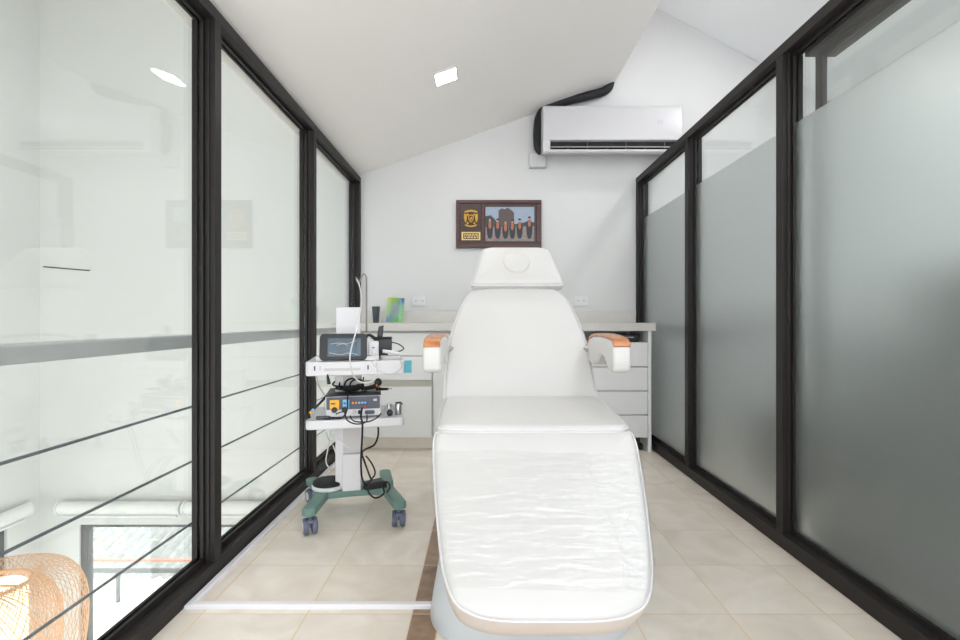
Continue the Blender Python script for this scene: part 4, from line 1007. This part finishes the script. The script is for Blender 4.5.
def blind(c0, c1, label):
    c0, c1 = Vector(c0), Vector(c1); d = (c1 - c0).normalized()
    b = thing('roller_blind', ((c0 + c1) / 2) - Vector((0, 0, 0.1)), label, 'roller blind', 'roller blinds of the lower room')
    m = MB(); m.tube([c0, c1], 0.062, 18, smooth=0); m.build('fabric_roll', MT['blind'], b)
    m = MB(); m.tube([c0 - Vector((0, 0, 0.05)) + d * .02, c0 - Vector((0, 0, 0.105)) + d * .02], 0.004, 6, smooth=0)
    e0, e1 = c0 - Vector((0, 0, .09)), c1 - Vector((0, 0, .09)); m.tube([e0 + d * .03, e1 - d * .03], 0.014, 10, smooth=0); m.build('bottom_bar', MT['white'], b)
    for c, s_ in ((c0, -1), (c1, 1)):
        m = MB(); m.tube([c + d * s_ * 0.001, c + d * s_ * 0.02], 0.070, 18, smooth=0); m.build('end_cap', MT['white'], b)
blind((-4.31, VB - 0.085, -0.99), (-3.09, VB - 0.085, -0.99), 'white rolled-up blind above the corner end of the lower window')
blind((-3.03, VB - 0.085, -0.99), (-2.02, VB - 0.085, -0.99), 'white rolled-up blind above the lower window, seen past the partition post')
blind((VL + 0.085, 3.2, -0.95), (VL + 0.085, 4.86, -0.95), 'white rolled-up blind on the side wall above the rattan lamp')
m = MB(); m.tube([(-4.56, VB - 0.006, 1.485), (-4.3, VB - 0.006, 1.462), (-4.08, VB - 0.006, 1.445)], 0.006, 6)  # thin dark line along the far wall
tag(m.build('wall_line', MT['black']), 'short thin dark line high on the far stairwell wall', 'cord')

# rattan pendant
LX, LY = -2.41, 2.4
lp = thing('rattan_pendant', (LX, LY, -1.0), 'wide woven rattan pendant lamp with a glowing core, hanging in the stairwell', 'pendant lamp')
def weave(mb, prof, count, twist, r, seed=0):
    pf = catmull([Vector((a, b, 0)) for a, b in prof], 5)
    n_ = len(pf)
    rnd = random.Random(seed)
    for k in range(count):
        for sgn in (-1, 1):
            a0 = 2 * PI * (k + rnd.uniform(-.15, .15)) / count
            pts = []
            for i, p in enumerate(pf):
                a = a0 + sgn * twist * i / (n_ - 1)
                pts.append((LX + 0.96 * p.x * math.cos(a), LY + 0.96 * p.x * math.sin(a), p.y - 0.025))
            mb.tube(pts, r, 4, smooth=0, cap=False)
m = MB(); weave(m, [(0.155, -0.345), (0.20, -0.315), (0.27, -0.315), (0.335, -0.35), (0.385, -0.45), (0.395, -0.6), (0.375, -0.78), (0.31, -0.93), (0.18, -1.0)], 72, 1.15, 0.0015, 1); m.build('outer_shade', MT['rattan'], lp)
m = MB(); weave(m, [(0.15, -0.35), (0.19, -0.365), (0.25, -0.43), (0.285, -0.55), (0.275, -0.72), (0.22, -0.88), (0.15, -0.98)], 60, 1.3, 0.0018, 2); m.build('inner_shade', MT['rattan'], lp)
m = MB(); m.tube([(LX + 0.153 * math.cos(2 * PI * k / 40), LY + 0.153 * math.sin(2 * PI * k / 40), -0.372) for k in range(40)], 0.008, 7, closed=True, smooth=0)
m.tube([(LX - 0.153, LY, -0.373), (LX + 0.153, LY, -0.373)], 0.007, 6, smooth=0)
m.build('rim', MT['rattan'], lp)
m = MB(); m.lathe([(0.135, -0.96), (0.14, -0.95), (0.14, -0.40), (0.135, -0.392)], (LX, LY, 0), 32); m.build('glowing_core', MT['glow'], lp)
m = MB(); m.tube([(LX, LY, -0.326), (LX, LY, 4.49)], 0.004, 6, smooth=0); m.build('suspension_cord', MT['black'], lp)

# outside the lower window
struct(box(-14, 8, VB + 0.2, 30, -7.2, -7.0).build('ground_outside', MT['outgr'], smooth=False))
struct(box(-6.5, 0, VB + 0.15, 7.4, -3.3, -3.1).build('terrace_floor', MT['outgr'], smooth=False))
rg = thing('terrace_railing', (-4.2, 7.0, -3.1), 'thin terrace railing with a reddish top rail outside the lower window', 'railing')
m = MB(); m.box(-6.4, -0.5, 6.98, 7.03, -2.515, -2.49); m.build('top_rail', MT['redrail'], rg)
m = MB(); m.box(-6.4, -0.5, 6.99, 7.02, -2.68, -2.62); m.build('under_rail', MT['winf'], rg)
for x in (-6.3, -5.2, -3.1, -2.0, -0.9): box(x - 0.02, x + 0.02, 6.985, 7.025, -3.0995, -2.6805).build('post', MT['winf'], rg)
hs = thing('neighbour_house', (-8, 14, -7), 'pale neighbouring house with a corrugated grey roof below the lower window', 'house')
box(-14, -3, 12.2, 17.5, -6.999, -5.2).build('wall', MT['outgr'], hs, smooth=False)
m = MB()
N = 120
for i in range(N + 1):
    x = -14.3 + 11.6 * i / N; dz = 0.05 * math.sin(i * PI / 1.5)
    m.v += [(x, 11.9, -5.25 + dz), (x, 17.8, -3.6 + dz), (x, 11.9, -5.33 + dz), (x, 17.8, -3.68 + dz)]
for i in range(N):
    a = 4 * i; b = a + 4
    m.face((a, b, b + 1, a + 1)); m.face((a + 2, a + 3, b + 3, b + 2)); m.face((a, a + 2, b + 2, b)); m.face((a + 1, b + 1, b + 3, a + 3))
m.build('roof', MT['outroof'], hs)
rnd = random.Random(5)
bs = MB()
for k in range(120):
    c = Vector((-6.5 + rnd.gauss(0, .28), 8.3 + rnd.gauss(0, .3), -2.9 + rnd.gauss(0, .6)))
    R = Matrix.Translation(c) @ Matrix.Rotation(rnd.uniform(0, 6), 4, 'Z') @ Matrix.Rotation(rnd.uniform(-1, 1), 4, 'X')
    bs.prism([(-.09, 0), (0, .035), (.09, 0), (0, -.035)], 0, .004, 'z', mat=R)
bs.tube([(-6.5, 8.3, -7.0), (-6.5, 8.3, -2.8)], 0.05, 8, smooth=0)
tag(bs.build('garden_shrub', MT['foliage'], smooth=False), 'bright green shrub outside the corner of the lower window', 'shrub')

# ================================================================== LIGHT, CAMERA
wld = bpy.data.worlds.new('daylight'); SC.world = wld; wld.use_nodes = True
bg = wld.node_tree.nodes['Background']; bg.inputs['Color'].default_value = (0.93, 0.967, 1.0, 1); bg.inputs['Strength'].default_value = 1.6

cam = bpy.data.cameras.new('camera'); co_ = bpy.data.objects.new('camera', cam); C.objects.link(co_)
cam.sensor_width = 36; cam.lens = F / 960 * 36; cam.shift_x = (480 - CX) / 960; cam.clip_start = 0.02
co_.location = (0, 0, CZ); co_.rotation_euler = (PI / 2, 0, 0)
SC.camera = co_
vs_ = SC.view_settings
vs_.view_transform = 'Standard'; vs_.look = 'None'; vs_.exposure = 1.25; vs_.gamma = 1.0; vs_.use_curve_mapping = False
SC.cycles.max_bounces = 14; SC.cycles.diffuse_bounces = 6; SC.cycles.glossy_bounces = 5; SC.cycles.transmission_bounces = 8; SC.cycles.transparent_max_bounces = 24
SC.cycles.use_denoising = True
SC.cycles.caustics_reflective = True; SC.cycles.caustics_refractive = True
SC.cycles.sample_clamp_indirect = 8
